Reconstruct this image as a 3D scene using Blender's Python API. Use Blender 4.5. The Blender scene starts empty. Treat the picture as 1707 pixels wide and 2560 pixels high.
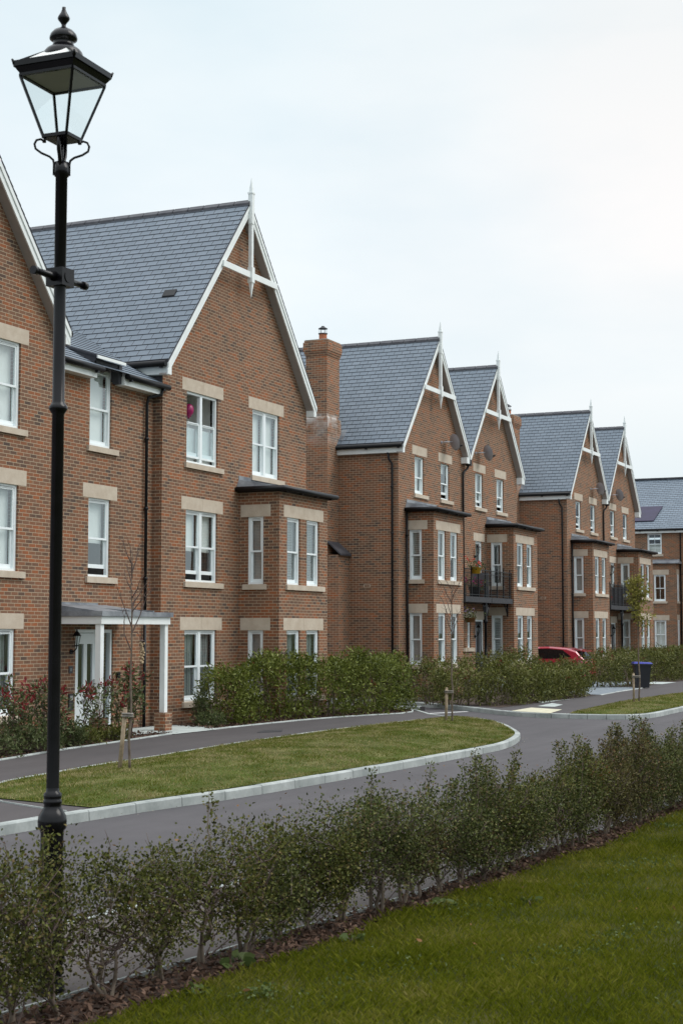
import bpy, math, random
import numpy as np
from mathutils import Vector, Matrix
SC = bpy.context.scene
COL = SC.collection
# ------------------------------------------------------------------ camera
cam = bpy.data.objects.new('camera', bpy.data.cameras.new('camera')); COL.objects.link(cam)
PITCH, YAW, ROLL, EYE = 0.0763906, 0.420973, 0.000521, 2.13
fw = Vector((math.cos(YAW) * math.cos(PITCH), math.sin(YAW) * math.cos(PITCH), math.sin(PITCH)))
rt = Vector((math.sin(YAW), -math.cos(YAW), 0)); up = rt.cross(fw)
rt, up = rt * math.cos(ROLL) + up * math.sin(ROLL), up * math.cos(ROLL) - rt * math.sin(ROLL)
cam.matrix_world = Matrix(((rt.x, up.x, -fw.x, 0), (rt.y, up.y, -fw.y, 0), (rt.z, up.z, -fw.z, EYE), (0, 0, 0, 1)))
cam.data.sensor_fit = 'VERTICAL'; cam.data.sensor_height = 36.0
cam.data.lens = 36.0 * 3932.24 / 2560.0
cam.data.clip_start = 0.1; cam.data.clip_end = 6000
cam.data.dof.use_dof = True; cam.data.dof.focus_distance = 34.0; cam.data.dof.aperture_fstop = 8.0
SC.camera = cam
SC.render.resolution_x, SC.render.resolution_y = 682, 1024
# ------------------------------------------------------------------ world: overcast sky
SUN_EL, SUN_AZ = math.radians(48), math.radians(-62)      # azimuth measured in the xy plane, from +X
W = bpy.data.worlds.new('World'); SC.world = W; W.use_nodes = True
nt = W.node_tree; nt.nodes.clear()
def N(t, typ, **kw):
    n = t.nodes.new(typ)
    for k, v in kw.items():
        if k.startswith('i_'): n.inputs[k[2:].replace('_', ' ')].default_value = v
        else: setattr(n, k, v)
    return n
L = lambda t, a, b: t.links.new(a, b)
def ramp(t, stops, fac=None, interp='LINEAR'):
    r = N(t, 'ShaderNodeValToRGB'); r.color_ramp.interpolation = interp
    e = r.color_ramp.elements
    while len(e) < len(stops): e.new(0.5)
    for i, (p, c) in enumerate(stops):
        e[i].position = p; e[i].color = (*c, 1) if len(c) == 3 else c
    if fac is not None: L(t, fac, r.inputs[0])
    return r
sky = N(nt, 'ShaderNodeTexSky', sky_type='NISHITA', sun_disc=False)
sky.sun_elevation = SUN_EL; sky.sun_rotation = math.pi / 2 - SUN_AZ
sky.air_density = 1.0; sky.dust_density = 3.0
bg1 = N(nt, 'ShaderNodeBackground', i_Strength=0.05); L(nt, sky.outputs[0], bg1.inputs[0])
tc = N(nt, 'ShaderNodeTexCoord'); sep = N(nt, 'ShaderNodeSeparateXYZ'); L(nt, tc.outputs['Generated'], sep.inputs[0])
mp = N(nt, 'ShaderNodeMapping'); mp.inputs['Scale'].default_value = (2.2, 2.2, 6.0); L(nt, tc.outputs['Generated'], mp.inputs[0])
ns = N(nt, 'ShaderNodeTexNoise', i_Scale=1.7, i_Detail=5.0, i_Roughness=0.5); L(nt, mp.outputs[0], ns.inputs['Vector'])
grad = ramp(nt, [(0.0, (.72, .79, .82)), (0.07, (.765, .855, .89)), (0.16, (.90, .95, .965)), (0.25, (.90, .95, .97)), (0.38, (.82, .90, .93)), (0.52, (1.05, 1.08, 1.1)), (1.0, (2.2, 2.23, 2.26))], sep.outputs['Z'])
cl = ramp(nt, [(0.34, (.86, .925, .965)), (0.60, (.985, 1.0, 1.01))], ns.outputs[0])
mul = N(nt, 'ShaderNodeMix', data_type='RGBA', blend_type='MULTIPLY'); mul.inputs['Factor'].default_value = 1.0
L(nt, grad.outputs[0], mul.inputs['A']); L(nt, cl.outputs[0], mul.inputs['B'])
# brighter, warmer thin spot in the cloud, towards the veiled sun side
dv = N(nt, 'ShaderNodeVectorMath', operation='DOT_PRODUCT'); dv.inputs[1].default_value = Vector((.934, .178, .31)).normalized(); nv = N(nt, 'ShaderNodeVectorMath', operation='NORMALIZE')
L(nt, tc.outputs['Generated'], nv.inputs[0]); L(nt, nv.outputs[0], dv.inputs[0])
glow = ramp(nt, [(.962, (0, 0, 0)), (.988, (.35, .35, .35)), (1.0, (1, 1, 1))], dv.outputs['Value']); glow.color_ramp.interpolation = 'EASE'
gm = N(nt, 'ShaderNodeMix', data_type='RGBA', blend_type='MULTIPLY'); L(nt, glow.outputs[0], gm.inputs['Factor']); L(nt, mul.outputs['Result'], gm.inputs['A']); gm.inputs['B'].default_value = (1.10, 1.0, .955, 1); mul = gm
bg2 = N(nt, 'ShaderNodeBackground', i_Strength=1.0); L(nt, mul.outputs['Result'], bg2.inputs[0])
mx = N(nt, 'ShaderNodeMixShader'); mx.inputs[0].default_value = 0.88
L(nt, bg1.outputs[0], mx.inputs[1]); L(nt, bg2.outputs[0], mx.inputs[2])
wo = N(nt, 'ShaderNodeOutputWorld'); L(nt, mx.outputs[0], wo.inputs[0])
# ------------------------------------------------------------------ sun (veiled by cloud)
sun = bpy.data.objects.new('sun', bpy.data.lights.new('sun', 'SUN')); COL.objects.link(sun)
sun.data.energy = 1.4; sun.data.angle = math.radians(35); sun.data.color = (1.0, .96, .91)
sd = Vector((math.cos(SUN_EL) * math.cos(SUN_AZ), math.cos(SUN_EL) * math.sin(SUN_AZ), math.sin(SUN_EL)))
sun.rotation_euler = sd.to_track_quat('Z', 'Y').to_euler(); sun.location = (10, -10, 40)
SC.view_settings.view_transform = 'Standard'; SC.view_settings.look = 'None'
SC.view_settings.exposure = 0.2; SC.view_settings.gamma = 1.0; SC.view_settings.use_curve_mapping = False
SC.cycles.max_bounces = 6; SC.cycles.transparent_max_bounces = 12

# ------------------------------------------------------------------ materials
def mat(name, rough=0.6, color=(.5, .5, .5), spec=0.5, metal=0.0):
    m = bpy.data.materials.new(name); m.use_nodes = True; t = m.node_tree
    b = t.nodes['Principled BSDF']
    b.inputs['Roughness'].default_value = rough; b.inputs['Base Color'].default_value = (*color, 1)
    b.inputs['Specular IOR Level'].default_value = spec; b.inputs['Metallic'].default_value = metal
    return m, t, b
def mixc(t, fac, a, b, blend='MIX'):
    n = N(t, 'ShaderNodeMix', data_type='RGBA', blend_type=blend)
    for s, v in (('Factor', fac), ('A', a), ('B', b)):
        if hasattr(v, 'links'): L(t, v, n.inputs[s])
        elif s == 'Factor': n.inputs['Factor'].default_value = v
        else: n.inputs[s].default_value = (*v, 1)
    return n.outputs['Result']
def noise(t, scale, detail=4, rough=.55, vec=None, lo=.35, hi=.65, dist=0.0):
    n = N(t, 'ShaderNodeTexNoise', i_Scale=scale, i_Detail=detail, i_Roughness=rough, i_Distortion=dist)
    if vec is None:
        vec = N(t, 'ShaderNodeTexCoord').outputs['Object']
    L(t, vec, n.inputs['Vector'])
    mr = N(t, 'ShaderNodeMapRange'); mr.inputs['From Min'].default_value = lo; mr.inputs['From Max'].default_value = hi
    L(t, n.outputs['Fac'], mr.inputs['Value'])
    return mr.outputs['Result']
def math_(t, op, a, b=0.0, c=0.0, clamp=False):
    n = N(t, 'ShaderNodeMath', operation=op)
    if c is True: clamp, c = True, 0.0
    n.use_clamp = clamp
    for i, v in enumerate((a, b, c)):
        if hasattr(v, 'links'): L(t, v, n.inputs[i])
        else: n.inputs[i].default_value = v
    return n.outputs[0]
def bump(t, b, h, s=.3, d=.01):
    n = N(t, 'ShaderNodeBump'); n.inputs['Strength'].default_value = s; n.inputs['Distance'].default_value = d
    L(t, h, n.inputs['Height']); L(t, n.outputs[0], b.inputs['Normal'])
def painted(name, col, rough=.35, var=.06, scale=3.0):
    m, t, b = mat(name, rough, col)
    f = noise(t, scale, 5)
    L(t, mixc(t, f, tuple(c * (1 - var) for c in col), tuple(min(1, c * (1 + var)) for c in col)), b.inputs['Base Color'])
    return m
def brick_mat(name, soldier=False, bloom=False, tint=1.0):
    m, t, b = mat(name, .85, spec=.25)
    uv = N(t, 'ShaderNodeUVMap').outputs[0]
    br = N(t, 'ShaderNodeTexBrick'); br.offset = .5
    for k, v in (('Scale', 1.0), ('Brick Width', .225), ('Row Height', .075), ('Mortar Size', .0072), ('Mortar Smooth', .2), ('Bias', 0.0)):
        br.inputs[k].default_value = v
    br.inputs['Color1'].default_value = (0, 0, 0, 1); br.inputs['Color2'].default_value = (1, 1, 1, 1)
    L(t, uv, br.inputs['Vector'])
    patch = noise(t, .55, 3, .6, uv, .35, .65); patch2 = noise(t, 2.3, 3, .6, uv, .3, .7)
    v = math_(t, 'ADD', math_(t, 'MULTIPLY_ADD', br.outputs['Color'], .68, .0), math_(t, 'ADD', math_(t, 'MULTIPLY', patch, .20), math_(t, 'MULTIPLY', patch2, .20)), True)
    k = tint
    r = ramp(t, [(0.0, (.075 * k, .057 * k, .052 * k)), (.16, (.105 * k, .072 * k, .058 * k)), (.3, (.158 * k, .088 * k, .058 * k)), (.5, (.214 * k, .114 * k, .072 * k)), (.68, (.240 * k, .112 * k, .064 * k)), (.84, (.275 * k, .108 * k, .053 * k)), (.94, (.34 * k, .112 * k, .046 * k)), (1.0, (.27 * k, .15 * k, .085 * k))], v)
    fine = noise(t, 34, 4, .65, uv, .25, .75)
    c = mixc(t, math_(t, 'MULTIPLY', fine, .5), r.outputs[0], (.55, .5, .46), 'MULTIPLY')
    mo = mixc(t, fine, (.36, .28, .19), (.47, .375, .265))
    c = mixc(t, br.outputs['Fac'], c, mo)
    damp = noise(t, .35, 5, .65, uv, .42, .75); c = mixc(t, math_(t, 'MULTIPLY', damp, .30), c, (.62, .60, .60), 'MULTIPLY')
    if bloom:
        sp = N(t, 'ShaderNodeSeparateXYZ'); L(t, uv, sp.inputs[0])
        band = ramp(t, [(0.0, (0, 0, 0)), (.35, (0, 0, 0)), (.62, (1, 1, 1)), (.66, (.9, .9, .9)), (.68, (0, 0, 0)), (1, (0, 0, 0))], math_(t, 'MULTIPLY', math_(t, 'SUBTRACT', sp.outputs[1], 7.0), .28))
        f = math_(t, 'MULTIPLY', noise(t, 2.2, 4, .6, uv, .40, .62), band.outputs[0])
        c = mixc(t, math_(t, 'MULTIPLY', f, .8), c, (.60, .57, .54))
    L(t, c, b.inputs['Base Color'])
    bump(t, b, math_(t, 'SUBTRACT', math_(t, 'MULTIPLY', fine, .25), br.outputs['Fac']), .55, .006)
    return m
def slate_mat(name, k=1.0):
    m, t, b = mat(name, .55, spec=.42)
    uv = N(t, 'ShaderNodeUVMap').outputs[0]
    br = N(t, 'ShaderNodeTexBrick'); br.offset = .5
    for kk, v in (('Scale', 1.0), ('Brick Width', .30), ('Row Height', .2), ('Mortar Size', .0085), ('Mortar Smooth', .15)):
        br.inputs[kk].default_value = v
    br.inputs['Color1'].default_value = (0, 0, 0, 1); br.inputs['Color2'].default_value = (1, 1, 1, 1)
    L(t, uv, br.inputs['Vector'])
    v = math_(t, 'ADD', math_(t, 'MULTIPLY', br.outputs['Color'], .75), math_(t, 'MULTIPLY', noise(t, .6, 3, .6, uv), .25), True)
    r = ramp(t, [(0, (.135 * k, .168 * k, .205 * k)), (.5, (.150 * k, .186 * k, .228 * k)), (1, (.172 * k, .208 * k, .25 * k))], v)
    c = mixc(t, math_(t, 'MULTIPLY', noise(t, 22, 4, .6, uv), .3), r.outputs[0], (.72, .72, .73), 'MULTIPLY')
    streak = noise(t, .9, 5, .6, uv, .45, .75); c = mixc(t, math_(t, 'MULTIPLY', streak, .22), c, (.7, .7, .68), 'MULTIPLY')
    L(t, mixc(t, br.outputs['Fac'], c, (.012, .013, .017)), b.inputs['Base Color'])  # dark slate joints; along the courses they also paint in the step shadow
    bump(t, b, noise(t, 16, 4, .6, uv), .25, .004)
    return m
def stone_mat(name, c0, c1, scale=4, rough=.85):
    m, t, b = mat(name, rough, spec=.25)
    f = noise(t, scale, 6, .6); g = noise(t, scale * 14, 3, .6)
    L(t, mixc(t, math_(t, 'MULTIPLY', g, .25), mixc(t, f, c0, c1), (.6, .6, .6), 'MULTIPLY'), b.inputs['Base Color'])
    bump(t, b, g, .2, .003)
    return m
def glass_mat():
    m = bpy.data.materials.new('window_glass'); m.use_nodes = True; t = m.node_tree; t.nodes.clear()
    fr = N(t, 'ShaderNodeFresnel'); ge = N(t, 'ShaderNodeNewGeometry'); mi = N(t, 'ShaderNodeMapRange', name='ior'); mi.inputs['To Min'].default_value = 2.6; mi.inputs['To Max'].default_value = 1 / 2.6
    L(t, ge.outputs['Backfacing'], mi.inputs['Value']); L(t, mi.outputs['Result'], fr.inputs['IOR']); tr = N(t, 'ShaderNodeBsdfTransparent'); tr.inputs[0].default_value = (.90, .95, .95, 1)
    gl = N(t, 'ShaderNodeBsdfGlossy', i_Roughness=.015); gl.inputs[0].default_value = (.93, .97, .98, 1)
    nz = noise(t, .9, 2); bp = N(t, 'ShaderNodeBump'); bp.inputs['Strength'].default_value = .05; bp.inputs['Distance'].default_value = .02
    L(t, nz, bp.inputs['Height']); L(t, bp.outputs[0], gl.inputs['Normal'])
    s = N(t, 'ShaderNodeMixShader'); L(t, fr.outputs[0], s.inputs[0]); L(t, tr.outputs[0], s.inputs[1]); L(t, gl.outputs[0], s.inputs[2])
    o = N(t, 'ShaderNodeOutputMaterial'); L(t, s.outputs[0], o.inputs[0])
    return m
def leaf_mat(name, stops, rough=.5, transl=.25, big_w=.22, big_s=1.7, spec=.14):
    m, t, b = mat(name, rough, spec=spec)
    g = N(t, 'ShaderNodeNewGeometry')
    big = noise(t, big_s, 4, .6, None, .3, .7)
    f = math_(t, 'ADD', math_(t, 'MULTIPLY', g.outputs['Random Per Island'], 1 - big_w), math_(t, 'MULTIPLY', big, big_w), True)
    r = ramp(t, stops, f)
    L(t, r.outputs[0], b.inputs['Base Color'])
    tl = N(t, 'ShaderNodeBsdfTranslucent'); L(t, r.outputs[0], tl.inputs[0])
    s = N(t, 'ShaderNodeMixShader'); s.inputs[0].default_value = transl
    L(t, b.outputs[0], s.inputs[1]); L(t, tl.outputs[0], s.inputs[2])
    L(t, s.outputs[0], t.nodes['Material Output'].inputs[0])
    return m
def asphalt_mat(name, c0, c1, fscale=55):
    m, t, b = mat(name, .82, spec=.3)
    big = noise(t, .22, 5, .6, None, .3, .7); mid = noise(t, 1.6, 4, .6); fine = noise(t, fscale, 3, .7, None, .2, .8)
    mp = N(t, 'ShaderNodeMapping'); mp.inputs['Scale'].default_value = (.12, 1.3, 1); mp.inputs['Rotation'].default_value = (0, 0, .06)
    L(t, N(t, 'ShaderNodeTexCoord').outputs['Object'], mp.inputs[0])
    st = noise(t, 1.4, 4, .6, mp.outputs[0], .35, .7)
    c = mixc(t, math_(t, 'ADD', math_(t, 'MULTIPLY', big, .5), math_(t, 'MULTIPLY', st, .5)), c0, c1)
    c = mixc(t, math_(t, 'MULTIPLY', mid, .22), c, (.62, .6, .6), 'MULTIPLY')
    c = mixc(t, math_(t, 'MULTIPLY', fine, .5), c, (.55, .53, .54), 'MULTIPLY')
    L(t, c, b.inputs['Base Color']); bump(t, b, fine, .35, .004)
    return m
def turf_mat(name, g0, g1, straw, sf=.5):
    m, t, b = mat(name, .9, spec=.15)
    c = mixc(t, noise(t, 1.1, 5, .65), g0, g1)
    mp = N(t, 'ShaderNodeMapping'); mp.inputs['Scale'].default_value = (.45, 1.2, 1)
    L(t, N(t, 'ShaderNodeTexCoord').outputs['Object'], mp.inputs[0])
    s = noise(t, 1.9, 6, .7, mp.outputs[0], .48, .72)
    c = mixc(t, math_(t, 'MULTIPLY', s, sf), c, straw)
    c = mixc(t, math_(t, 'MULTIPLY', noise(t, 40, 3, .7), .6), c, (.45, .45, .42), 'MULTIPLY')
    L(t, c, b.inputs['Base Color']); bump(t, b, noise(t, 30, 4, .7), .6, .02)
    return m
M = {}
M['brick'] = brick_mat('red_multi_brick', tint=1.07); M['brick_bloom'] = brick_mat('brick_with_lime_bloom', bloom=True, tint=1.3)
M['slate'] = slate_mat('grey_slate'); M['slate_pale'] = slate_mat('pale_slate', 1.12)
M['stone'] = stone_mat('cast_stone', (.50, .415, .325), (.58, .50, .405))
M['white'] = painted('white_upvc', (.80, .85, .86), .3, .03); M['paint'] = painted('white_paint', (.80, .83, .82), .4, .04)
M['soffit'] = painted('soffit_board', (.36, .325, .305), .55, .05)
M['black'] = painted('black_pvc', (.009, .009, .011), .45, .2); M['lampblack'] = painted('black_gloss_paint', (.006, .0055, .007), .2, .25, 9)
for k_ in ('black', 'lampblack'): M[k_].node_tree.nodes['Principled BSDF'].inputs['Specular IOR Level'].default_value = .28
M['lead'] = stone_mat('lead_sheet', (.14, .15, .17), (.30, .32, .34), 2.5, .5)
M['leaddark'] = stone_mat('dark_lead', (.05, .05, .06), (.09, .09, .10), 3, .5)
M['glass'] = glass_mat()
M['blind'] = painted('white_blind', (.80, .80, .77), .8, .05, 1.5); M['cream'] = painted('cream_blind', (.42, .41, .33), .8, .08, 2)
M['louvre'] = painted('white_louvre', (.66, .68, .67), .5, .04)
M['dark'] = painted('dark_room', (.05, .05, .05), .9, .2, 1)
M['room'] = painted('room_plaster', (.36, .34, .33), .9, .2, 1)
def curtain_mat():
    m, t, b = mat('net_curtain', .9, spec=.1)
    w = N(t, 'ShaderNodeTexWave', wave_type='BANDS', bands_direction='X', i_Scale=3.2, i_Distortion=2.0); w.inputs['Detail'].default_value = 2
    L(t, N(t, 'ShaderNodeUVMap').outputs[0], w.inputs['Vector'])
    L(t, mixc(t, w.outputs['Fac'], (.14, .15, .15), (.34, .36, .35)), b.inputs['Base Color'])
    return m
M['curtain'] = curtain_mat()
M['door_black'] = painted('black_door', (.012, .013, .017), .3, .2); M['metal'] = mat('steel', .3, (.55, .55, .55), .5, 1.0)[0]
M['asphalt'] = asphalt_mat('road_asphalt', (.070, .066, .071), (.112, .105, .111)); M['paving'] = asphalt_mat('pavement_asphalt', (.072, .065, .067), (.100, .090, .091))
M['nearpave'] = asphalt_mat('near_pavement_asphalt', (.085, .073, .069), (.118, .101, .095), 40)
M['kerb'] = stone_mat('concrete_kerb', (.27, .295, .285), (.44, .465, .45), 1.6); M['slab'] = stone_mat('pale_paving', (.38, .42, .41), (.50, .54, .52), 2)
M['tactile'] = stone_mat('buff_tactile_paving', (.48, .45, .33), (.62, .59, .45), 5); M['whiteline'] = stone_mat('road_paint', (.62, .63, .62), (.78, .79, .78), 6)
M['bluepave'] = stone_mat('blue_grey_block', (.17, .2, .23), (.25, .28, .31), 5)
M['verge'] = turf_mat('patchy_verge_turf', (.055, .076, .011), (.09, .118, .018), (.30, .26, .125), .7)
M['lawn'] = turf_mat('lawn_turf', (.034, .044, .004), (.055, .064, .007), (.13, .11, .04), .6)
M['soil'] = stone_mat('bark_soil', (.045, .03, .024), (.085, .058, .045), 9)
M['earth'] = turf_mat('far_ground_turf', (.04, .055, .02), (.06, .075, .03), (.1, .09, .05), .3)
M['grit'] = leaf_mat('grit_crumbs', [(0, (.16, .14, .11)), (1, (.4, .36, .29))], .9, 0.0)
M['bark'] = leaf_mat('bark_chips', [(0, (.04, .026, .02)), (.4, (.085, .05, .036)), (.75, (.14, .085, .06)), (1, (.24, .16, .12))], .85, 0.0)
M['twig'] = stone_mat('dark_twig', (.075, .05, .045), (.15, .11, .095), 12); M['stem'] = stone_mat('grey_brown_stem', (.10, .075, .058), (.19, .15, .115), 10)
M['wood'] = stone_mat('weathered_stake', (.24, .18, .12), (.38, .30, .21), 7); M['tie'] = stone_mat('rubber_tie', (.2, .18, .16), (.3, .27, .24), 10)
M['laurel'] = leaf_mat('laurel_leaves', [(0, (.028, .036, .007)), (.36, (.080, .102, .017)), (.72, (.165, .19, .036)), (.95, (.28, .30, .10)), (1, (.2, .07, .045))], .36, .15, .4, 1.1)
M['laurel_b'] = leaf_mat('mixed_hedge_leaves', [(0, (.028, .032, .009)), (.36, (.076, .086, .020)), (.70, (.155, .16, .038)), (.88, (.22, .20, .10)), (.94, (.13, .06, .045)), (1, (.21, .08, .06))], .42, .15, .4, .8)
M['photinia'] = leaf_mat('photinia_leaves', [(0, (.034, .044, .018)), (.45, (.075, .096, .036)), (.85, (.14, .165, .065)), (1, (.17, .13, .06))], .35, .15)
M['redleaf'] = leaf_mat('red_young_leaves', [(0, (.14, .016, .018)), (1, (.30, .045, .05))], .4, .25)
M['rose'] = leaf_mat('small_hedge_leaves', [(0, (.019, .021, .007)), (.3, (.043, .054, .015)), (.58, (.084, .100, .028)), (.78, (.155, .165, .055)), (.87, (.15, .11, .05)), (.94, (.10, .06, .032)), (1, (.26, .11, .03))], .55, .2)
M['rose_b'] = leaf_mat('olive_hedge_leaves', [(0, (.020, .021, .005)), (.35, (.052, .060, .013)), (.72, (.122, .130, .029)), (.86, (.16, .13, .045)), (.94, (.11, .065, .03)), (1, (.28, .12, .03))], .55, .2)
M['rose_c'] = leaf_mat('brownish_hedge_leaves', [(0, (.024, .020, .009)), (.3, (.055, .046, .018)), (.6, (.10, .092, .03)), (.8, (.15, .13, .05)), (.9, (.15, .08, .045)), (1, (.26, .10, .04))], .55, .2)
M['birch'] = leaf_mat('yellow_green_leaves', [(0, (.13, .13, .025)), (.6, (.23, .215, .05)), (1, (.36, .31, .09))], .5, .3)
M['grass'] = leaf_mat('lawn_grass', [(0, (.054, .068, .004)), (.33, (.098, .116, .007)), (.62, (.15, .158, .016)), (.82, (.19, .18, .035)), (1, (.28, .235, .09))], .8, .3, .5, 1.1, .05)
M['vgrass'] = leaf_mat('verge_grass', [(0, (.062, .082, .010)), (.36, (.108, .13, .018)), (.50, (.17, .17, .042)), (.66, (.32, .275, .13)), (1, (.38, .32, .18))], .8, .25, .62, 1.5, .05)
M['weed'] = leaf_mat('broad_weed_leaves', [(0, (.05, .08, .02)), (1, (.115, .145, .05))], .5, .2)
M['car'] = mat('red_car_paint', .22, (.36, .014, .035), .6)[0]; M['car'].node_tree.nodes['Principled BSDF'].inputs['Coat Weight'].default_value = .8
M['carglass'] = mat('dark_car_glass', .05, (.006, .006, .008), .6)[0]; M['rubber'] = painted('tyre_rubber', (.02, .02, .02), .8, .2)
M['blue'] = painted('blue_plastic', (.02, .03, .30), .35, .1); M['binblack'] = painted('dark_bin_plastic', (.012, .013, .018), .4, .15)
M['terracotta'] = stone_mat('terracotta', (.30, .10, .05), (.42, .16, .085), 8); M['dish'] = painted('grey_dish', (.36, .365, .40), .45, .1)
M['solar'] = painted('solar_glass', (.022, .015, .05), .5, .2); M['balloon'] = painted('pink_balloon', (.34, .014, .11), .3, .05)
M['yellow'] = painted('yellow_basket', (.62, .36, .02), .6, .1); M['petal'] = leaf_mat('red_petals', [(0, (.5, .02, .02)), (1, (.75, .09, .06))], .6, .3)
M['pink'] = leaf_mat('magenta_petals', [(0, (.4, .01, .17)), (1, (.6, .04, .3))], .6, .3); M['lilac'] = leaf_mat('lilac_petals', [(0, (.2, .14, .24)), (.6, (.3, .24, .34)), (.61, (.25, .18, .05)), (1, (.36, .26, .08))], .6, .2)
M['dry'] = leaf_mat('dry_climber', [(0, (.15, .08, .035)), (1, (.32, .17, .075))], .8, .1); M['nut'] = stone_mat('monkey_nuts', (.34, .25, .15), (.5, .38, .25), 20)
M['iron'] = stone_mat('cast_iron', (.035, .035, .04), (.06, .06, .065), 12, .6); M['frost'] = painted('frosted_panel', (.17, .18, .2), .35, .1)
M['lampglass'] = M['glass'].copy(); M['lampglass'].name = 'lantern_glass'
for n_ in M['lampglass'].node_tree.nodes:
    if n_.name == 'ior': n_.inputs['To Min'].default_value = 1.3; n_.inputs['To Max'].default_value = 1 / 1.3
    if n_.type == 'BSDF_TRANSPARENT': n_.inputs[0].default_value = (.93, .96, .96, 1)

# ------------------------------------------------------------------ mesh helpers
class MB:
    def __init__(s): s.v, s.f, s.uv, s.mi, s.sm = [], [], [], [], []
    def poly(s, pts, m=0, uv=None, smooth=False):
        b = len(s.v); pts = [Vector(p) for p in pts]; s.v += pts
        s.f.append(tuple(range(b, b + len(pts))))
        if uv is None:
            n = Vector((0, 0, 0)); o = pts[0]
            for i in range(1, len(pts) - 1): n += (pts[i] - o).cross(pts[i + 1] - o)
            a = [abs(c) for c in n]
            if a[2] >= a[0] and a[2] >= a[1]: uv = [(p.x, p.y) for p in pts]
            elif a[1] >= a[0]: uv = [(p.x, p.z) for p in pts]
            else: uv = [(p.y + .1, p.z) for p in pts]
        s.uv.append(uv); s.mi.append(m); s.sm.append(smooth)
    def box(s, x0, x1, y0, y1, z0, z1, m=0, skip=''):
        if x0 > x1: x0, x1 = x1, x0
        if y0 > y1: y0, y1 = y1, y0
        if z0 > z1: z0, z1 = z1, z0
        P = lambda i, j, k: ((x0, x1)[i], (y0, y1)[j], (z0, z1)[k])
        for key, idx in (('-y', ((0,0,0),(1,0,0),(1,0,1),(0,0,1))), ('+y', ((1,1,0),(0,1,0),(0,1,1),(1,1,1))), ('-x', ((0,1,0),(0,0,0),(0,0,1),(0,1,1))),
                         ('+x', ((1,0,0),(1,1,0),(1,1,1),(1,0,1))), ('-z', ((0,1,0),(1,1,0),(1,0,0),(0,0,0))), ('+z', ((0,0,1),(1,0,1),(1,1,1),(0,1,1)))):
            if key not in skip: s.poly([P(*i) for i in idx], m)
    def prism(s, pts, d, m=0):            # polygon pts extruded by vector d
        d = Vector(d); a = [Vector(p) for p in pts]; b = [p + d for p in a]; n = len(a)
        nn = Vector((0, 0, 0))
        for i in range(1, n - 1): nn += (a[i] - a[0]).cross(a[i + 1] - a[0])
        if nn.dot(d) > 0: a, b = a[::-1], b[::-1]; 
        s.poly(a, m); s.poly(b[::-1], m)
        for i in range(n):
            j = (i + 1) % n; s.poly([a[j], a[i], b[i], b[j]], m)
    def tube(s, pts, r, n=6, m=0, cap=True):
        pts = [Vector(p) for p in pts]
        if not hasattr(r, '__len__'): r = [r] * len(pts)
        rings = []; ref = None
        for i, p in enumerate(pts):
            t = (pts[min(i + 1, len(pts) - 1)] - pts[max(i - 1, 0)]).normalized()
            if ref is None: ref = t.orthogonal().normalized()
            ref = (ref - t * ref.dot(t)); ref = ref.normalized() if ref.length > 1e-6 else t.orthogonal().normalized()
            bi = t.cross(ref); b = len(s.v)
            for k in range(n):
                a = 2 * math.pi * k / n
                s.v.append(p + (ref * math.cos(a) + bi * math.sin(a)) * r[i])
            rings.append(b)
        for i in range(len(pts) - 1):
            for k in range(n):
                k2 = (k + 1) % n
                s.f.append((rings[i] + k, rings[i] + k2, rings[i + 1] + k2, rings[i + 1] + k))
                s.uv.append([(0, 0)] * 4); s.mi.append(m); s.sm.append(True)
        if cap:
            for b, fl in ((rings[0], True), (rings[-1], False)):
                q = list(range(b, b + n)); s.f.append(tuple(q[::-1] if fl else q)); s.uv.append([(0, 0)] * n); s.mi.append(m); s.sm.append(False)
    def lathe(s, prof, c, n=24, m=0):     # prof: (r, z)
        rings = []
        for r, z in prof:
            rings.append(len(s.v))
            for k in range(n):
                a = 2 * math.pi * k / n; s.v.append(Vector((c[0] + r * math.cos(a), c[1] + r * math.sin(a), z)))
        for i in range(len(prof) - 1):
            for k in range(n):
                k2 = (k + 1) % n
                s.f.append((rings[i] + k, rings[i] + k2, rings[i + 1] + k2, rings[i + 1] + k)); s.uv.append([(0, 0)] * 4); s.mi.append(m); s.sm.append(True)
    def beam(s, p, q, w, h, m=0, up=(0, 0, 1)):
        p, q = Vector(p), Vector(q); t = (q - p).normalized(); u = Vector(up); sd_ = t.cross(u)
        sd_ = sd_.normalized() if sd_.length > 1e-5 else t.orthogonal().normalized(); u = sd_.cross(t)
        a = [p + sd_ * x * w / 2 + u * y * h / 2 for x, y in ((-1, -1), (1, -1), (1, 1), (-1, 1))]
        s.prism(a, q - p, m)
    def pyramid(s, x, y, z, r, z1, m=0, r1=0.004):
        a = [(x - r, y - r, z), (x + r, y - r, z), (x + r, y + r, z), (x - r, y + r, z)]; b = [(x - r1, y - r1, z1), (x + r1, y - r1, z1), (x + r1, y + r1, z1), (x - r1, y + r1, z1)]
        f = z1 > z
        for i in range(4):
            j = (i + 1) % 4; q = [a[i], a[j], b[j], b[i]]; s.poly(q if f else q[::-1], m)
        s.poly(b if f else b[::-1], m)
    def build(s, name, mats, parent=None, origin=None):
        me = bpy.data.meshes.new(name)
        off = Vector(origin) if origin is not None else Vector((0, 0, 0))
        me.from_pydata([tuple(p - off) for p in s.v], [], s.f)
        uvl = me.uv_layers.new(name='UVMap'); flat = [c for q in s.uv for p in q for c in p]
        uvl.data.foreach_set('uv', flat)
        me.polygons.foreach_set('material_index', s.mi); me.polygons.foreach_set('use_smooth', s.sm)
        for mm in (mats if isinstance(mats, (list, tuple)) else [mats]): me.materials.append(M[mm])
        me.update(); o = bpy.data.objects.new(name, me); COL.objects.link(o)
        if parent is not None: o.parent = parent; 
        o.location = off
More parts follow.
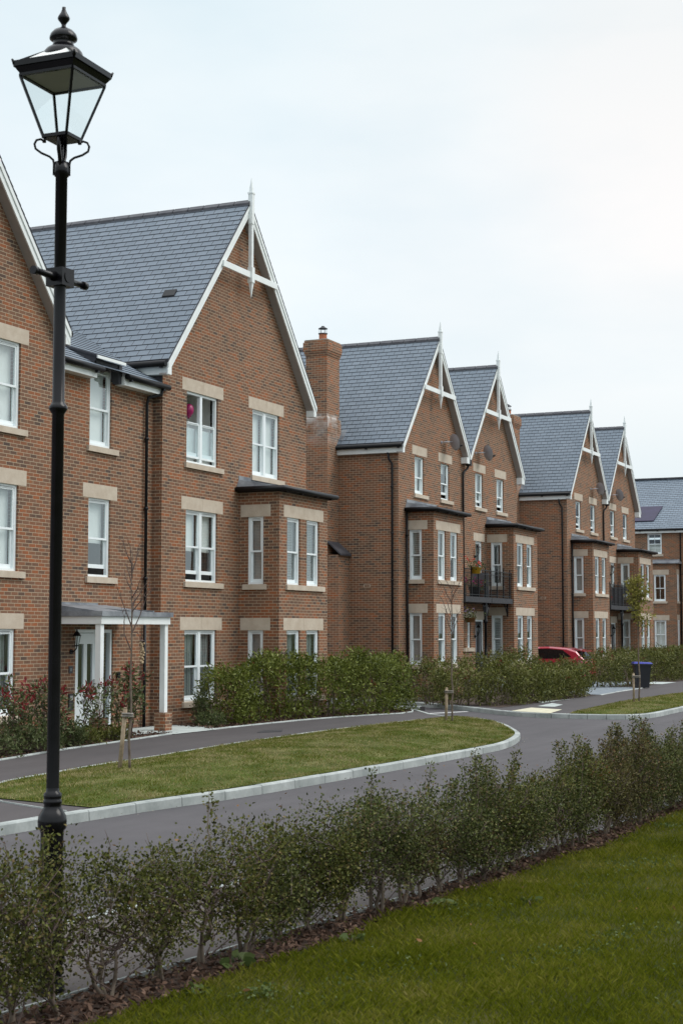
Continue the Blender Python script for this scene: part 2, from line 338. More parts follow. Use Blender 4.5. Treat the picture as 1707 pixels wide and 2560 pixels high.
        if parent is not None: o.matrix_parent_inverse = Matrix.Translation(-world_loc(parent))
        return o
def world_loc(o):
    v = Vector((0, 0, 0))
    return LOC.get(o.name, v)
LOC = {}
def tag(o, label, cat, group=None, kind=None):
    if label: o['label'] = label
    if cat: o['category'] = cat
    if group: o['group'] = group
    if kind: o['kind'] = kind
    return o
def thing(name, label, cat, loc=(0, 0, 0), group=None):
    o = bpy.data.objects.new(name, None); COL.objects.link(o); o.location = loc; o.empty_display_size = .2
    LOC[o.name] = Vector(loc); return tag(o, label, cat, group)
def structure(o): o['kind'] = 'structure'; return o
def raw_mesh(name, verts, faces_n, mats, parent=None, mi=None):
    """verts (n, k, 3): n islands of one k-gon each"""
    n, k, _ = verts.shape; me = bpy.data.meshes.new(name)
    me.vertices.add(n * k); me.vertices.foreach_set('co', verts.reshape(-1).astype(np.float32))
    me.loops.add(n * k); me.loops.foreach_set('vertex_index', np.arange(n * k, dtype=np.int32))
    me.polygons.add(n); me.polygons.foreach_set('loop_start', np.arange(0, n * k, k, dtype=np.int32)); me.polygons.foreach_set('loop_total', np.full(n, k, dtype=np.int32))
    for mm in (mats if isinstance(mats, (list, tuple)) else [mats]): me.materials.append(M[mm])
    if mi is not None: me.polygons.foreach_set('material_index', np.asarray(mi, dtype=np.int32))
    me.update(calc_edges=True); o = bpy.data.objects.new(name, me); COL.objects.link(o)
    if parent is not None: o.parent = parent; o.matrix_parent_inverse = Matrix.Translation(-world_loc(parent))
    return o
def unit(a): return a / np.maximum(np.linalg.norm(a, axis=-1, keepdims=True), 1e-9)
def leaf_quads(P, D, Lg, Wd, rng, six=False, curl=.15):
    n = len(P); Lg = np.broadcast_to(np.asarray(Lg, float), (n,))[:, None]; Wd = np.broadcast_to(np.asarray(Wd, float), (n,))[:, None]
    D = unit(D); R = rng.normal(size=(n, 3)); S = unit(np.cross(D, R)); U = np.cross(S, D)
    if six:
        pts = [P, P + D * Lg * .3 + S * Wd * .5 + U * Wd * curl, P + D * Lg * .68 + S * Wd * .42 + U * Wd * curl, P + D * Lg - U * Lg * .08, P + D * Lg * .68 - S * Wd * .42 + U * Wd * curl, P + D * Lg * .3 - S * Wd * .5 + U * Wd * curl]
    else:
        pts = [P, P + D * Lg * .5 + S * Wd * .5 + U * Wd * curl, P + D * Lg, P + D * Lg * .5 - S * Wd * .5 + U * Wd * curl]
    return np.stack(pts, 1)
RNG = np.random.default_rng(7); random.seed(7)

# ------------------------------------------------------------------ facade-local frames: (u along wall, d outward, z)
class Face:
    def __init__(s, kind, plane): s.k, s.p = kind, plane
    def P(s, u, d, z):
        if s.k == '-y': return (u, s.p - d, z)
        if s.k == '-x': return (s.p - d, u, z)
        return (s.p + d, u, z)
    def box(s, mb, u0, u1, d0, d1, z0, z1, m=0):
        a, b = s.P(u0, d0, z0), s.P(u1, d1, z1); mb.box(a[0], b[0], a[1], b[1], a[2], b[2], m)
    def quad(s, mb, u0, u1, d, z0, z1, m=0):
        q = [s.P(u0, d, z0), s.P(u1, d, z0), s.P(u1, d, z1), s.P(u0, d, z1)]
        if s.k == '-x': q = q[::-1]
        mb.poly(q, m)
def wall(mb, face, u0, u1, z0, z1, holes=(), m=0, reveal=.13):
    us = sorted({u0, u1, *[h[0] for h in holes], *[h[1] for h in holes]}); zs = sorted({z0, z1, *[h[2] for h in holes], *[h[3] for h in holes]})
    us = [u for u in us if u0 <= u <= u1]; zs = [z for z in zs if z0 <= z <= z1]
    for i in range(len(us) - 1):
        for j in range(len(zs) - 1):
            cu, cz = (us[i] + us[i + 1]) / 2, (zs[j] + zs[j + 1]) / 2
            if any(h[0] < cu < h[1] and h[2] < cz < h[3] for h in holes): continue
            face.quad(mb, us[i], us[i + 1], 0, zs[j], zs[j + 1], m)
    for a, b, c, d in holes:
        for q in ([(a, 0, c), (a, 0, d), (a, -reveal, d), (a, -reveal, c)], [(b, 0, d), (b, 0, c), (b, -reveal, c), (b, -reveal, d)], [(a, 0, c), (a, -reveal, c), (b, -reveal, c), (b, 0, c)]):
            mb.poly([face.P(*p) for p in q], m)
def window(par, face, u0, u1, z0, z1, kind='single', blind='dark', lower=None, open_top=0.0, zm=None):
    """sash window as a part: frame mesh, with pane and blind / curtain as sub-parts"""
    B = face.box; f = MB(); F, D0, D1 = .062, -.125, -.045
    B(f, u0, u0 + F, D0, D1, z0, z1); B(f, u1 - F, u1, D0, D1, z0, z1); B(f, u0 + F, u1 - F, D0, D1, z1 - F, z1); B(f, u0 + F, u1 - F, D0, D1, z0, z0 + .05)
    lights = [(u0 + F, u1 - F)]
    if kind == 'double':
        c = (u0 + u1) / 2; B(f, c - .055, c + .055, D0, D1 + .002, z0 + .05, z1 - F); lights = [(u0 + F, c - .055), (c + .055, u1 - F)]
    zm = zm or (z0 + z1) / 2; g = MB(); bl = MB(); S = .042
    for a, b in lights:
        t = z1 - F - open_top; mu = zm - open_top
        # upper sash, set forward
        B(f, a, a + S, -.10, -.060, mu, t); B(f, b - S, b, -.10, -.060, mu, t); B(f, a + S, b - S, -.10, -.060, t - S, t); B(f, a, b, -.10, -.056, mu - .045, mu)
        B(f, a + .06, b - .06, -.06, -.045, t - .012, t + .012)
        # lower sash, set back
        lo = z0 + .05 + (0.14 if open_top > 0 or lower == 'open' else 0)
        B(f, a, a + S, -.14, -.102, lo, zm); B(f, b - S, b, -.14, -.102, lo, zm); B(f, a + S, b - S, -.14, -.102, lo, lo + .085)
        face.quad(g, a + S, b - S, -.082, mu, t - S); face.quad(g, a + S, b - S, -.122, lo + .085, zm)
        if kind == 'grid':
            c = (a + b) / 2; B(f, c - .012, c + .012, -.09, -.070, mu, t - S); B(f, c - .012, c + .012, -.13, -.110, lo + .085, zm)
        d = -.20
        if blind == 'louvre':
            z = z0 + .09
            while z < z1 - .09:
                p = [face.P(a, d - .02, z), face.P(b, d - .02, z), face.P(b, d + .03, z + .052), face.P(a, d + .03, z + .052)]; bl.poly(p); z += .066
            B(bl, a, a + .05, d - .02, d + .02, z0 + .05, z1 - F); B(bl, b - .05, b, d - .02, d + .02, z0 + .05, z1 - F)
        elif blind in ('white', 'cream'): face.quad(bl, a, b, d, z0 + .05, z1 - F)
        elif blind == 'half': face.quad(bl, a, b, d, zm + .02 - (z1 - z0) * .08, z1 - F)
        elif blind == 'lowhalf': face.quad(bl, a, b, d, z0 + .05, zm + .02)
        elif blind == 'top': face.quad(bl, a, b, d, z1 - F - .32, z1 - F)
        elif blind == 'curtain': 
            n = 8
            for i in range(n):
                x0, x1 = a + (b - a) * i / n, a + (b - a) * (i + 1) / n
                bl.poly([face.P(x0, d + .025 * (i % 2), z0 + .05), face.P(x1, d + .025 * ((i + 1) % 2), z0 + .05), face.P(x1, d + .025 * ((i + 1) % 2), z1 - F), face.P(x0, d + .025 * (i % 2), z1 - F)], 0,
                        [(x0, z0), (x1, z0), (x1, z1), (x0, z1)])
    # dim room behind the glass
    r = MB(); ru0, ru1 = u0 - .25, u1 + .25
    if face.k == '-y': r.box(ru0, ru1, face.p + .35, face.p + (.95 if open_top else 1.7), z0 - .25, z1 + .15, 0, '-y')
    w = f.build('window', 'white', par); g.build('pane', 'glass', w)
    if face.k == '-y' and blind not in ('white', 'cream'): r.build('room_lining', 'blind' if open_top else 'room', w)
    if bl.f:
        nm = {'louvre': 'louvre_shutter', 'curtain': 'net_curtain'}.get(blind, 'roller_blind')
        bl.build(nm, {'louvre': 'louvre', 'curtain': 'curtain', 'cream': 'cream'}.get(blind, 'blind'), w)
    return w
def lintel(par, face, u0, u1, z0, h=.3, split=True):
    m = MB(); c = (u0 + u1) / 2
    if split and u1 - u0 > 1.6:
        face.box(m, u0, c - .003, -.11, .005, z0 - .004, z0 + h); face.box(m, c + .003, u1, -.11, .005, z0 - .004, z0 + h)
    else: face.box(m, u0, u1, -.11, .005, z0 - .004, z0 + h)
    m.build('lintel', 'stone', par)
def sill(par, face, u0, u1, z1, h=.135):
    m = MB(); a = [face.P(u0, d, z) for d, z in ((-.06, z1 + .006), (.062, z1 - .012), (.062, z1 - h), (-.06, z1 - h))]
    b = face.P(u1, 0, 0); a0 = face.P(u0, 0, 0); m.prism(a, [b[i] - a0[i] for i in range(3)]); m.build('sill', 'stone', par)
def slates(mb, pl, pu, n, m=0):
    """courses between a lower line pl(t) and upper line: functions giving both ends at height fraction t"""
    for i in range(n):
        (a, b), (c, d) = pl(i / n), pl((i + 1) / n)
        a, b, c, d = map(Vector, (a, b, c, d)); nn = (b - a).cross(c - a).normalized()
        if nn.z < 0: nn = -nn
        lift = nn * .014; ua, ub = pu(a), pu(b); uc, ud = pu(c), pu(d)
        q = [a + lift, b + lift, d + nn * .002, c + nn * .002]; uv = [(ua, i * .2 + .003), (ub, i * .2 + .003), (ud, i * .2 + .2), (uc, i * .2 + .2)]
        e = [a, b, b + lift, a + lift]
        if (q[1] - q[0]).cross(q[2] - q[0]).z < 0: q, uv, e = q[::-1], uv[::-1], e[::-1]
        mb.poly(q, m, uv); mb.poly(e, m, [(0, .0)] * 4)  # riser takes the dark joint colour as painted shadow under the course
def gutter(par, pts, r=.07, name='gutter'):
    m = MB(); m.tube(pts, r, 8)
    a, b = Vector(pts[0]), Vector(pts[-1]); n = max(1, int((b - a).length / 1.1))
    for i in range(n + 1):
        p = a.lerp(b, (i + .12) / (n + .3)); m.box(p.x - .035, p.x + .035, p.y - .035, p.y + .035, p.z - r - .03, p.z)
    m.build(name, 'black', par)
def downpipe(par, pts, r=.038):
    m = MB(); m.tube(pts, r, 8)
    for i in range(len(pts) - 1):
        a, b = Vector(pts[i]), Vector(pts[i + 1])
        if abs(a.z - b.z) > 1.5:
            k = int(abs(a.z - b.z) / 1.35)
            for j in range(k):
                p = a.lerp(b, (j + .5) / k); m.tube([p + Vector((0, 0, .03)), p - Vector((0, 0, .03))], r + .012, 8); m.box(p.x - .015, p.x + .09, p.y - .01, p.y + .05, p.z - .015, p.z + .015)
    m.build('downpipe', 'black', par)
def gable_roof(par, xa, za, k, xl, xr, y0, yw, y1, wl, wr, box_l=True, box_r=True, name='roof'):
    """ridge along +Y. slopes fall from (xa, za) to xl / xr at slope k; verge at y0, gable wall at yw, walls at wl / wr"""
    m = MB(); zl, zr = za - k * (xa - xl), za - k * (xr - xa); cs = 1 / math.sqrt(1 + k * k); nl = lambda w: max(2, round(w / cs / .2))
    slates(m, lambda t: ((xl + (xa - xl) * t, y0 - .02, zl + (za - zl) * t), (xl + (xa - xl) * t, y1, zl + (za - zl) * t)), lambda p: p.y, nl(xa - xl))
    slates(m, lambda t: ((xr + (xa - xr) * t, y0 - .02, zr + (za - zr) * t), (xr + (xa - xr) * t, y1, zr + (za - zr) * t)), lambda p: p.y, nl(xr - xa))
    th = .07
    for x, z in ((xl, zl), (xr, zr)):
        s = 1 if x < xa else -1
        m.prism([(x, y0 - .015, z - .004), (xa, y0 - .015, za - .004), (xa, y0 - .015, za - th), (x, y0 - .015, z - th)], (0, y1 - y0, 0), 1)
    m.poly([(xl, y1 - .03, zl), (xr, y1 - .03, zr), (xa, y1 - .03, za)][::-1], 2)
    r = m.build(name, ['slate', 'leaddark', 'brick'], par)
    rd = MB(); y = y0 - .03
    while y < y1:
        e = min(y + .44, y1); rd.prism([(xa - .13, y, za - .13), (xa - .12, y, za - .06), (xa, y, za + .045), (xa + .12, y, za - .06), (xa + .13, y, za - .13)], (0, e - y - .012, 0)); y += .45
    rd.build('ridge_tiles', 'leaddark', r)
    for s, x, z, w, bx in ((1, xl, zl, wl, box_l), (-1, xr, zr, wr, box_r)):
        b = MB(); zz = lambda px, off: za - k * abs(px - xa) - off
        # bargeboard: front board with a thinner strip on top of it
        b.prism([(x, y0, zz(x, .06)), (xa, y0, zz(xa, .06)), (xa, y0, zz(xa, .36)), (x, y0, zz(x, .36))], (0, .03, 0), 0)
        b.prism([(x, y0 - .022, zz(x, .065)), (xa, y0 - .022, zz(xa, .065)), (xa, y0 - .022, zz(xa, .19)), (x, y0 - .022, zz(x, .19))], (0, .021, 0), 0)
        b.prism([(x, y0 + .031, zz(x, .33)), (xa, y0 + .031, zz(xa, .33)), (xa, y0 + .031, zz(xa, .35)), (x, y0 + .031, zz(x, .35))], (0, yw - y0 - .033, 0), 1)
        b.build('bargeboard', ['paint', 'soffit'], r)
        if bx:
            e = MB(); xo = x + s * .035
            lo_, hi_ = min(xo, w), max(xo, w)
            e.box(lo_, hi_, y0 + .004, y1 - .1, z - .345, z - .085, 0); e.box(min(xo - s * .016, xo), max(xo - s * .016, xo), y0 + .002, y1 - .1, z - .335, z - .075, 0)
            e.build('eaves_box', ['paint'], r)
            gutter(r, [(x - s * .055, y0 + .02, z - .10), (x - s * .055, y1 - .1, z - .10)], .075)
    return zl, zr
def finial(par, xa, y, zt, zs, zb1, zm2, zb2, ztip, zc, half):
    m = MB(); a, b = .062, .048
    m.box(xa - a, xa + a, y - .07, y + .05, zb1, zs); m.pyramid(xa, y - .01, zs, .05, zt); m.box(xa - a - .012, xa + a + .012, y - .08, y + .06, zs - .03, zs + .012)
    m.box(xa - b, xa + b, y - .055, y + .04, zm2, zb1); m.box(xa - a - .01, xa + a + .01, y - .082, y + .05, zb2, zm2); m.pyramid(xa, y - .016, zb2, .05, ztip)
    m.box(xa - half, xa - a - .011, y - .035, y + .012, zc, zc + .155); m.box(xa + a + .011, xa + half, y - .035, y + .012, zc, zc + .155)
    m.build('finial', 'paint', par)
def bay(par, x0, x1, yf, yw, z0, ztop, zroof, fronts, side, zs, lh=.3, blinds=None, hidden_right=False):
    """square bay: fronts = [(u0,u1)...] on the front, side = (y0,y1) on both cheeks, zs = [(z0,z1)...] storeys"""
    w = MB(); fl, ff, fr_ = Face('-x', x0), Face('-y', yf), Face('+x', x1)
    hs = [(side[0], side[1], a, b) for a, b in zs]; hf = [(u[0], u[1], a, b) for u in fronts for a, b in zs]
    wall(w, fl, yf, yw, z0, ztop, hs); wall(w, ff, x0, x1, z0, ztop, hf); wall(w, fr_, yf, yw, z0, ztop, hs)
    w.build('bay_wall', 'brick', par); i = 0; bl = blinds or ['white'] * 20
    for a, b in zs:
        window(par, fl, side[0], side[1], a, b, 'single', bl[i]); i += 1
        lintel(par, fl, side[0] - .2, side[1] + .2, b); sill(par, fl, side[0] - .1, side[1] + .12, a)
        for u in fronts: window(par, ff, u[0], u[1], a, b, 'single', bl[i]); i += 1
        lintel(par, ff, fronts[0][0] - .2, fronts[-1][1] + .25, b); sill(par, ff, fronts[0][0] - .09, fronts[-1][1] + .25, a)
        window(par, fr_, side[0], side[1], a, b, 'single', 'white')
    r = MB(); e0, e1, yg = x0 - .16, x1 + .16, yf - .16; zt = ztop + .09
    r.prism([(e0, yg, zt), (e1, yg, zt), (e1, yw - .003, zt), (e0, yw - .003, zt)], (0, 0, -.05), 1)
    r.poly([(e0, yg, zt + .004), (e1, yg, zt + .004), (e1 - .25, yw - .004, zroof), (e0 + .12, yw - .004, zroof)], 0)
    r.poly([(e0, yw - .004, zt + .004), (e0, yg, zt + .004), (e0 + .12, yw - .004, zroof)], 0); r.poly([(e1, yg, zt + .004), (e1, yw - .004, zt + .004), (e1 - .25, yw - .004, zroof)], 0)
    for k in range(1, 4):
        x = e0 + (e1 - e0) * k / 4; r.beam((x, yg + .02, zt + .02), (x, yw - .05, zroof - .0), .035, .03, 0)
    r.poly([(e0, yw - .002, zroof + .0), (e0, yw - .012, zroof), (e0 + .1, yw - .012, zroof + .14)], 0)
    r.box(e0 + .12, e1 - .25, yw - .018, yw - .004, zroof - .01, zroof + .10, 0)
    rf = r.build('bay_roof', ['lead', 'paint'], par)
    g = MB(); z = zt - .035
    g.tube([(e0 - .03, yw - .01, z), (e0 - .03, yg - .03, z), (e1 + .03, yg - .03, z), (e1 + .03, yw - .01, z)], .065, 8)
    for k in range(4): x = e0 + .3 + (e1 - e0 - .5) * k / 3; g.box(x - .03, x + .03, yg + .0, yg + .1, z - .09, z)
    g.box(e0 + .05, e1 - .05, yg + .05, yw - .01, zt - .11, zt - .055); g.build('gutter', 'black', rf)
def wall_lamp(par, x, y, z):
    m = MB(); m.tube([(x, y, z), (x, y - .03, z)], .055, 10); m.tube([(x, y - .02, z), (x, y - .1, z + .02), (x + .0, y - .15, z + .08), (x, y - .15, z + .14)], .014, 6)
    for a in range(4):
        c, s = math.cos(a * 1.571 + .78), math.sin(a * 1.571 + .78); m.tube([(x + .04 * c, y - .15 + .04 * s, z + .14), (x + .075 * c, y - .15 + .075 * s, z + .33)], .007, 5)
    m.lathe([(.045, z + .14), (.05, z + .12), (.0, z + .11)], (x, y - .15), 12); m.lathe([(.095, z + .33), (.05, z + .40), (.02, z + .43), (.012, z + .47), (0, z + .48)], (x, y - .15), 12)
    l = m.build('wall_lamp', 'lampblack', par); g = MB(); g.lathe([(.042, z + .145), (.07, z + .325)], (x, y - .15), 4); g.build('glass', 'lampglass', l)

# ------------------------------------------------------------------ apartment block: two gables joined by a recessed link
AP = thing('apartment_building', 'brick apartment block with two steep gables and a white porch, behind the black lamp post', 'building', (31, 18.5, 0))
Y2, YL = 18.52, 18.77
def gable_wall(par, face, wl, wr, xa, za, k, z0, ze, holes, y1, name='wall', left=True, right=True, mats=('brick',)):
    w = MB(); wall(w, face, wl, wr, z0, ze, holes)
    top = za - .33; zl = top - k * (xa - wl); zr = top - k * (wr - xa)
    y = face.p; pts = [(wl, y, ze), (wr, y, ze)]
    if zr > ze: pts.append((wr, y, zr))
    pts.append((xa, y, top))
    if zl > ze: pts.append((wl, y, zl))
    w.poly(pts)
    if left: wall(w, Face('-x', wl), face.p, y1, z0, zl)
    if right: wall(w, Face('+x', wr), face.p, y1, z0, zr)
    w.poly([(wl, y1, z0), (wl, y1, zl), (wr, y1, zr), (wr, y1, z0)])
    return w.build(name, list(mats), par)
dbl = lambda a, b: (a, b)
F2 = Face('-y', Y2)
H2 = [(32.37, 33.91, 6.16, 7.88, 'open'), (35.76, 37.30, 6.16, 7.88, 'white'), (32.37, 33.92, 3.33, 5.04, 'half'), (32.35, 33.90, .50, 2.19, 'curtain')]
gable_wall(AP, F2, 31.25, 38.98, 35.1, 13.12, 1.17, -.1, 8.0, [h[:4] for h in H2], 30)
for a, b, c, d, bl in H2:
    if bl == 'open': window(AP, F2, a, b, c, d, 'double', 'lowhalf', open_top=.68)
    else: window(AP, F2, a, b, c, d, 'double', bl, lower='open' if bl == 'half' else None)
    lintel(AP, F2, a - .22, b + .27, d); sill(AP, F2, a - .1, b + .24, c)
gable_roof(AP, 35.1, 13.12, 1.17, 31.07, 39.13, 18.28, Y2, 30, 31.25, 38.98)
finial(AP, 35.1, 18.25, 13.72, 13.33, 12.52, 11.40, 11.0, 10.62, 11.12, 1.48)
bay(AP, 35.05, 37.92, 17.39, Y2, -.1, 5.66, 5.97, [(35.50, 36.26), (36.65, 37.41)], (17.83, 18.27), [(.5, 2.19), (3.33, 5.03)], blinds=['dark', 'curtain', 'curtain', 'dark', 'louvre', 'louvre'])
v_ = MB(); ZR = lambda x: 13.12 - 1.17 * (35.1 - x); v_.prism([(32.62, 19.04, ZR(32.62) + .02), (32.76, 19.04, ZR(32.76) + .03), (32.76, 19.38, ZR(32.76) + .03), (32.62, 19.38, ZR(32.62) + .02)], (0, 0, .035)); v_.build('roof_vent', 'black', AP)
# left gable of the block, mostly beyond the frame
F1 = F2
H1 = [(20.4, 21.9, 6.16, 7.88, 'white'), (24.20, 25.73, 6.16, 7.88, 'white'), (24.20, 25.72, 3.33, 5.04, 'white'), (24.20, 25.70, .5, 2.2, 'curtain')]
gable_wall(AP, F1, 19.2, 26.95, 23.08, 13.12, 1.17, -.1, 8.0, [h[:4] for h in H1], 30)
for a, b, c, d, bl in H1:
    window(AP, F1, a, b, c, d, 'double', bl); lintel(AP, F1, a - .22, b + .26, d); sill(AP, F1, a - .1, b + .2, c)
gable_roof(AP, 23.08, 13.12, 1.17, 19.05, 27.11, 18.28, Y2, 30, 19.2, 26.95)
finial(AP, 23.08, 18.25, 13.72, 13.33, 12.52, 11.40, 11.0, 10.62, 11.12, 1.48)
# link
FL = Face('-y', YL); w = MB()
LW = [(28.61, 29.48, 6.17, 7.88), (28.61, 29.48, 3.33, 5.04), (28.18, 29.64, .12, 2.19)]
wall(w, FL, 26.95, 31.25, -.1, 7.66, [(a, b, c, min(d, 7.66)) for a, b, c, d in LW]); w.build('wall', 'brick', AP)
window(AP, FL, 28.61, 29.48, 6.17, 7.87, 'single', 'white'); window(AP, FL, 28.61, 29.48, 3.33, 5.04, 'single', 'half', lower='open')
lintel(AP, FL, 28.38, 29.74, 5.04); sill(AP, FL, 28.50, 29.71, 3.33); sill(AP, FL, 28.50, 29.71, 6.17)
lk = MB(); ze, ye, s_ = 7.84, 18.44, .548
def lk_line(t):
    y = ye + 4.9 * t; z = ze + s_ * (y - ye); e = max(0, (z - 8.33) / 1.17)
    return ((27.02 - e, y, z), (31.16 + e + (.3 if e > 0 else 0), y, z))
slates(lk, lk_line, lambda p: p.x, 27); lr = lk.build('link_roof', 'slate', AP)
for a_, b_ in ((26.99, 28.50), (29.60, 31.22)): e = MB(); e.box(a_, b_, 18.52, YL, 7.60, 7.79); e.build('fascia', 'paint', lr)
gutter(lr, [(26.99, 18.45, 7.79), (28.62, 18.45, 7.79)]); gutter(lr, [(29.6, 18.45, 7.79), (31.42, 18.45, 7.79)])
d = MB(); d.prism([(28.42, 18.50, 8.10), (29.60, 18.50, 8.10), (29.60, 19.3, 8.36), (28.42, 19.3, 8.36)], (0, 0, -.05), 0); d.box(28.44, 29.58, 18.47, 18.50, 8.02, 8.085, 2)
d.box(28.52, 29.56, 18.62, 18.66, 7.875, 8.05, 1); d.box(29.49, 29.63, 18.60, 18.80, 7.62, 8.04, 1); d.box(28.5, 28.6, 18.62, 18.8, 7.8, 8.04, 1); d.prism([(28.44, 18.5, 8.05), (28.44, 19.3, 8.31), (28.44, 18.6, 7.9)], (.03, 0, 0), 1)
d.build('dormer', ['leaddark', 'leaddark', 'paint'], lr)
fl = MB(); fl.box(31.235, 31.247, 18.53, 19.35, 7.75, 8.12); fl.build('flashing', 'leaddark', lr)
downpipe(AP, [(31.16, 18.46, 7.74), (31.16, 18.50, 7.60), (30.86, 18.66, 7.5), (30.86, 18.70, 7.35), (30.86, 18.70, 2.55)]); downpipe(AP, [(30.86, 18.70, 2.30), (30.86, 18.70, 0)])
# door and porch
dm = MB(); FL.box(dm, 28.18, 28.25, -.13, -.03, .12, 2.19); FL.box(dm, 29.57, 29.64, -.13, -.03, .12, 2.19); FL.box(dm, 28.25, 29.57, -.13, -.03, 2.12, 2.19); FL.box(dm, 29.06, 29.14, -.13, -.03, .12, 2.12); FL.box(dm, 28.18, 29.64, -.13, .0, .08, .125)
df = dm.build('door', 'white', AP); x0, x1 = 28.25, 29.06; lf = MB()
for a, b, z0, z1 in ((x0, x0 + .13, .13, 2.11), (x1 - .13, x1, .13, 2.11), (x0 + .13, x1 - .13, .13, .84), (x0 + .13, x1 - .13, 1.88, 2.11), (x0 + .34, x1 - .34, .84, 1.88)): FL.box(lf, a, b, -.11, -.065, z0, z1)
lf.build('leaf', 'white', df); g = MB(); FL.quad(g, x0 + .13, x1 - .13, -.09, .84, 1.88); FL.quad(g, 29.14, 29.57, -.09, .13, 2.12); g.build('pane', 'glass', df)
g = MB(); FL.box(g, x1 - .09, x1 - .055, -.065, -.03, .88, 1.12); FL.box(g, x1 - .2, x1 - .05, -.05, -.02, 1.04, 1.065); g.build('handle', 'metal', df)
g = MB(); FL.box(g, x0 + .26, x0 + .54, -.065, -.055, .62, .70); g.build('letter_plate', 'metal', df)
g = MB(); g.box(28.2, 29.6, 19.3, 20.5, .1, 2.3, 0, '-y'); g.build('room_lining', 'dark', df)
p = MB(); px0, px1, pyf = 27.12, 29.86, 17.45
p.box(px0, px1, pyf, YL - .01, 2.30, 2.455, 0); p.build('porch', 'paint', AP); porch = bpy.data.objects['porch']
q = MB(); q.prism([(px0 - .05, pyf - .05, 2.458), (px1 + .05, pyf - .05, 2.458), (px1 + .05, YL - .012, 2.458), (px0 - .05, YL - .012, 2.458)], (0, 0, .10)); q.prism([(px0 + .05, pyf + .1, 2.559), (px0 + .05, YL - .011, 2.559), (px0 + .05, YL - .011, 2.72)], (px1 - px0 - .6, 0, 0))
q.box(27.0, 29.0, YL - .02, YL - .004, 2.56, 2.76)
for x in (28.2, 29.15): q.beam((x, pyf, 2.575), (x, YL - .3, 2.64), .05, .03)
q.build('porch_roof', 'lead', porch)
for x in (px0 + .02, px1 - .17):
    c = MB(); c.box(x + .012, x + .138, pyf + .04, pyf + .165, .40, 2.30); c.build('post', 'paint', porch)
    c = MB(); c.box(x - .07, x + .22, pyf - .03, pyf + .24, -.05, .40); c.build('brick_pier', 'brick', porch)
wall_lamp(AP, 28.0, YL, 1.72)
s = MB(); FL.box(s, 27.93, 28.06, .001, .02, 1.27, 1.42); pq = s.build('number_plaque', 'leaddark', AP)
s = MB(); B_ = lambda a, b, c, d: FL.box(s, a, b, .0202, .022, c, d)
B_(27.968, 27.978, 1.315, 1.375); B_(27.960, 27.968, 1.36, 1.368)
for z_ in (1.315, 1.341, 1.367): B_(27.993, 28.022, z_, z_ + .009)
for x_ in (27.993, 28.013): B_(x_, x_ + .009, 1.324, 1.341); B_(x_, x_ + .009, 1.35, 1.367)
s.build('number', 'kerb', pq)
s = MB(); FL.box(s, 27.93, 28.09, .001, .03, .50, .84); FL.box(s, 27.96, 28.06, .03, .034, .70, .80, 1); s.build('intercom', ['iron', 'metal'], AP)
s = MB(); FL.box(s, 29.78, 29.87, .001, .06, 1.12, 1.25); s.build('doorbell', 'black', AP)

# ------------------------------------------------------------------ semi-detached gabled houses
Y3 = 19.42
def balcony(par, x0, x1, post=None):
    m = MB(); yf = 18.40; m.box(x0, x1, yf, Y3 - .01, 3.20, 3.39); dk = m.build('balcony', 'iron', par)
    r = MB(); y = yf + .05; r.beam((x0, y, 4.36), (x1, y, 4.36), .045, .03); r.beam((x0, y, 4.22), (x1, y, 4.22), .03, .02); r.beam((x0, y, 3.47), (x1, y, 3.47), .03, .02)
    n = int((x1 - x0) / .105)
    for i in range(n + 1):
        x = x0 + (x1 - x0) * i / n
        big = i % 7 == 0; r.box(x - (.018 if big else .006), x + (.018 if big else .006), y - (.018 if big else .006), y + (.018 if big else .006), 3.385, 4.47 if big else 4.36)
    r.build('railing', 'black', dk)
    for x in (x0 + .12, x1 - .12) if post is None else (x1 - .12,) if post < (x0 + x1) / 2 else (x0 + .12,):
        sx = 1 if x > (x0 + x1) / 2 else -1; b = MB(); b.tube([(x + sx * .06, yf + .2, 3.2), (x + sx * .06, yf + .2, 2.72)], .03, 6); b.tube([(x + sx * .06, yf + .2, 2.76), (x - sx * .06, yf + .2, 2.95), (x - sx * .28, yf + .2, 3.19)], .018, 6); b.build('bracket', 'lampblack', dk)
    if post is not None:
        c = MB(); yp = yf + .12; c.lathe([(.12, 0), (.12, .9), (.145, .92), (.145, .99), (.08, 1.07), (.055, 1.12), (.052, 2.45), (.08, 2.48), (.08, 2.56), (.055, 2.6), (.055, 3.2)], (post, yp), 14)
        for sx in (-1, 1): c.tube([(post, yp, 2.62), (post + sx * .16, yp, 2.85), (post + sx * .3, yp, 3.19)], .02, 6); c.tube([(post + sx * .06, yp, 3.1), (post + sx * .2, yp, 3.05)], .03, 6)
        c.build('post', 'lampblack', dk)
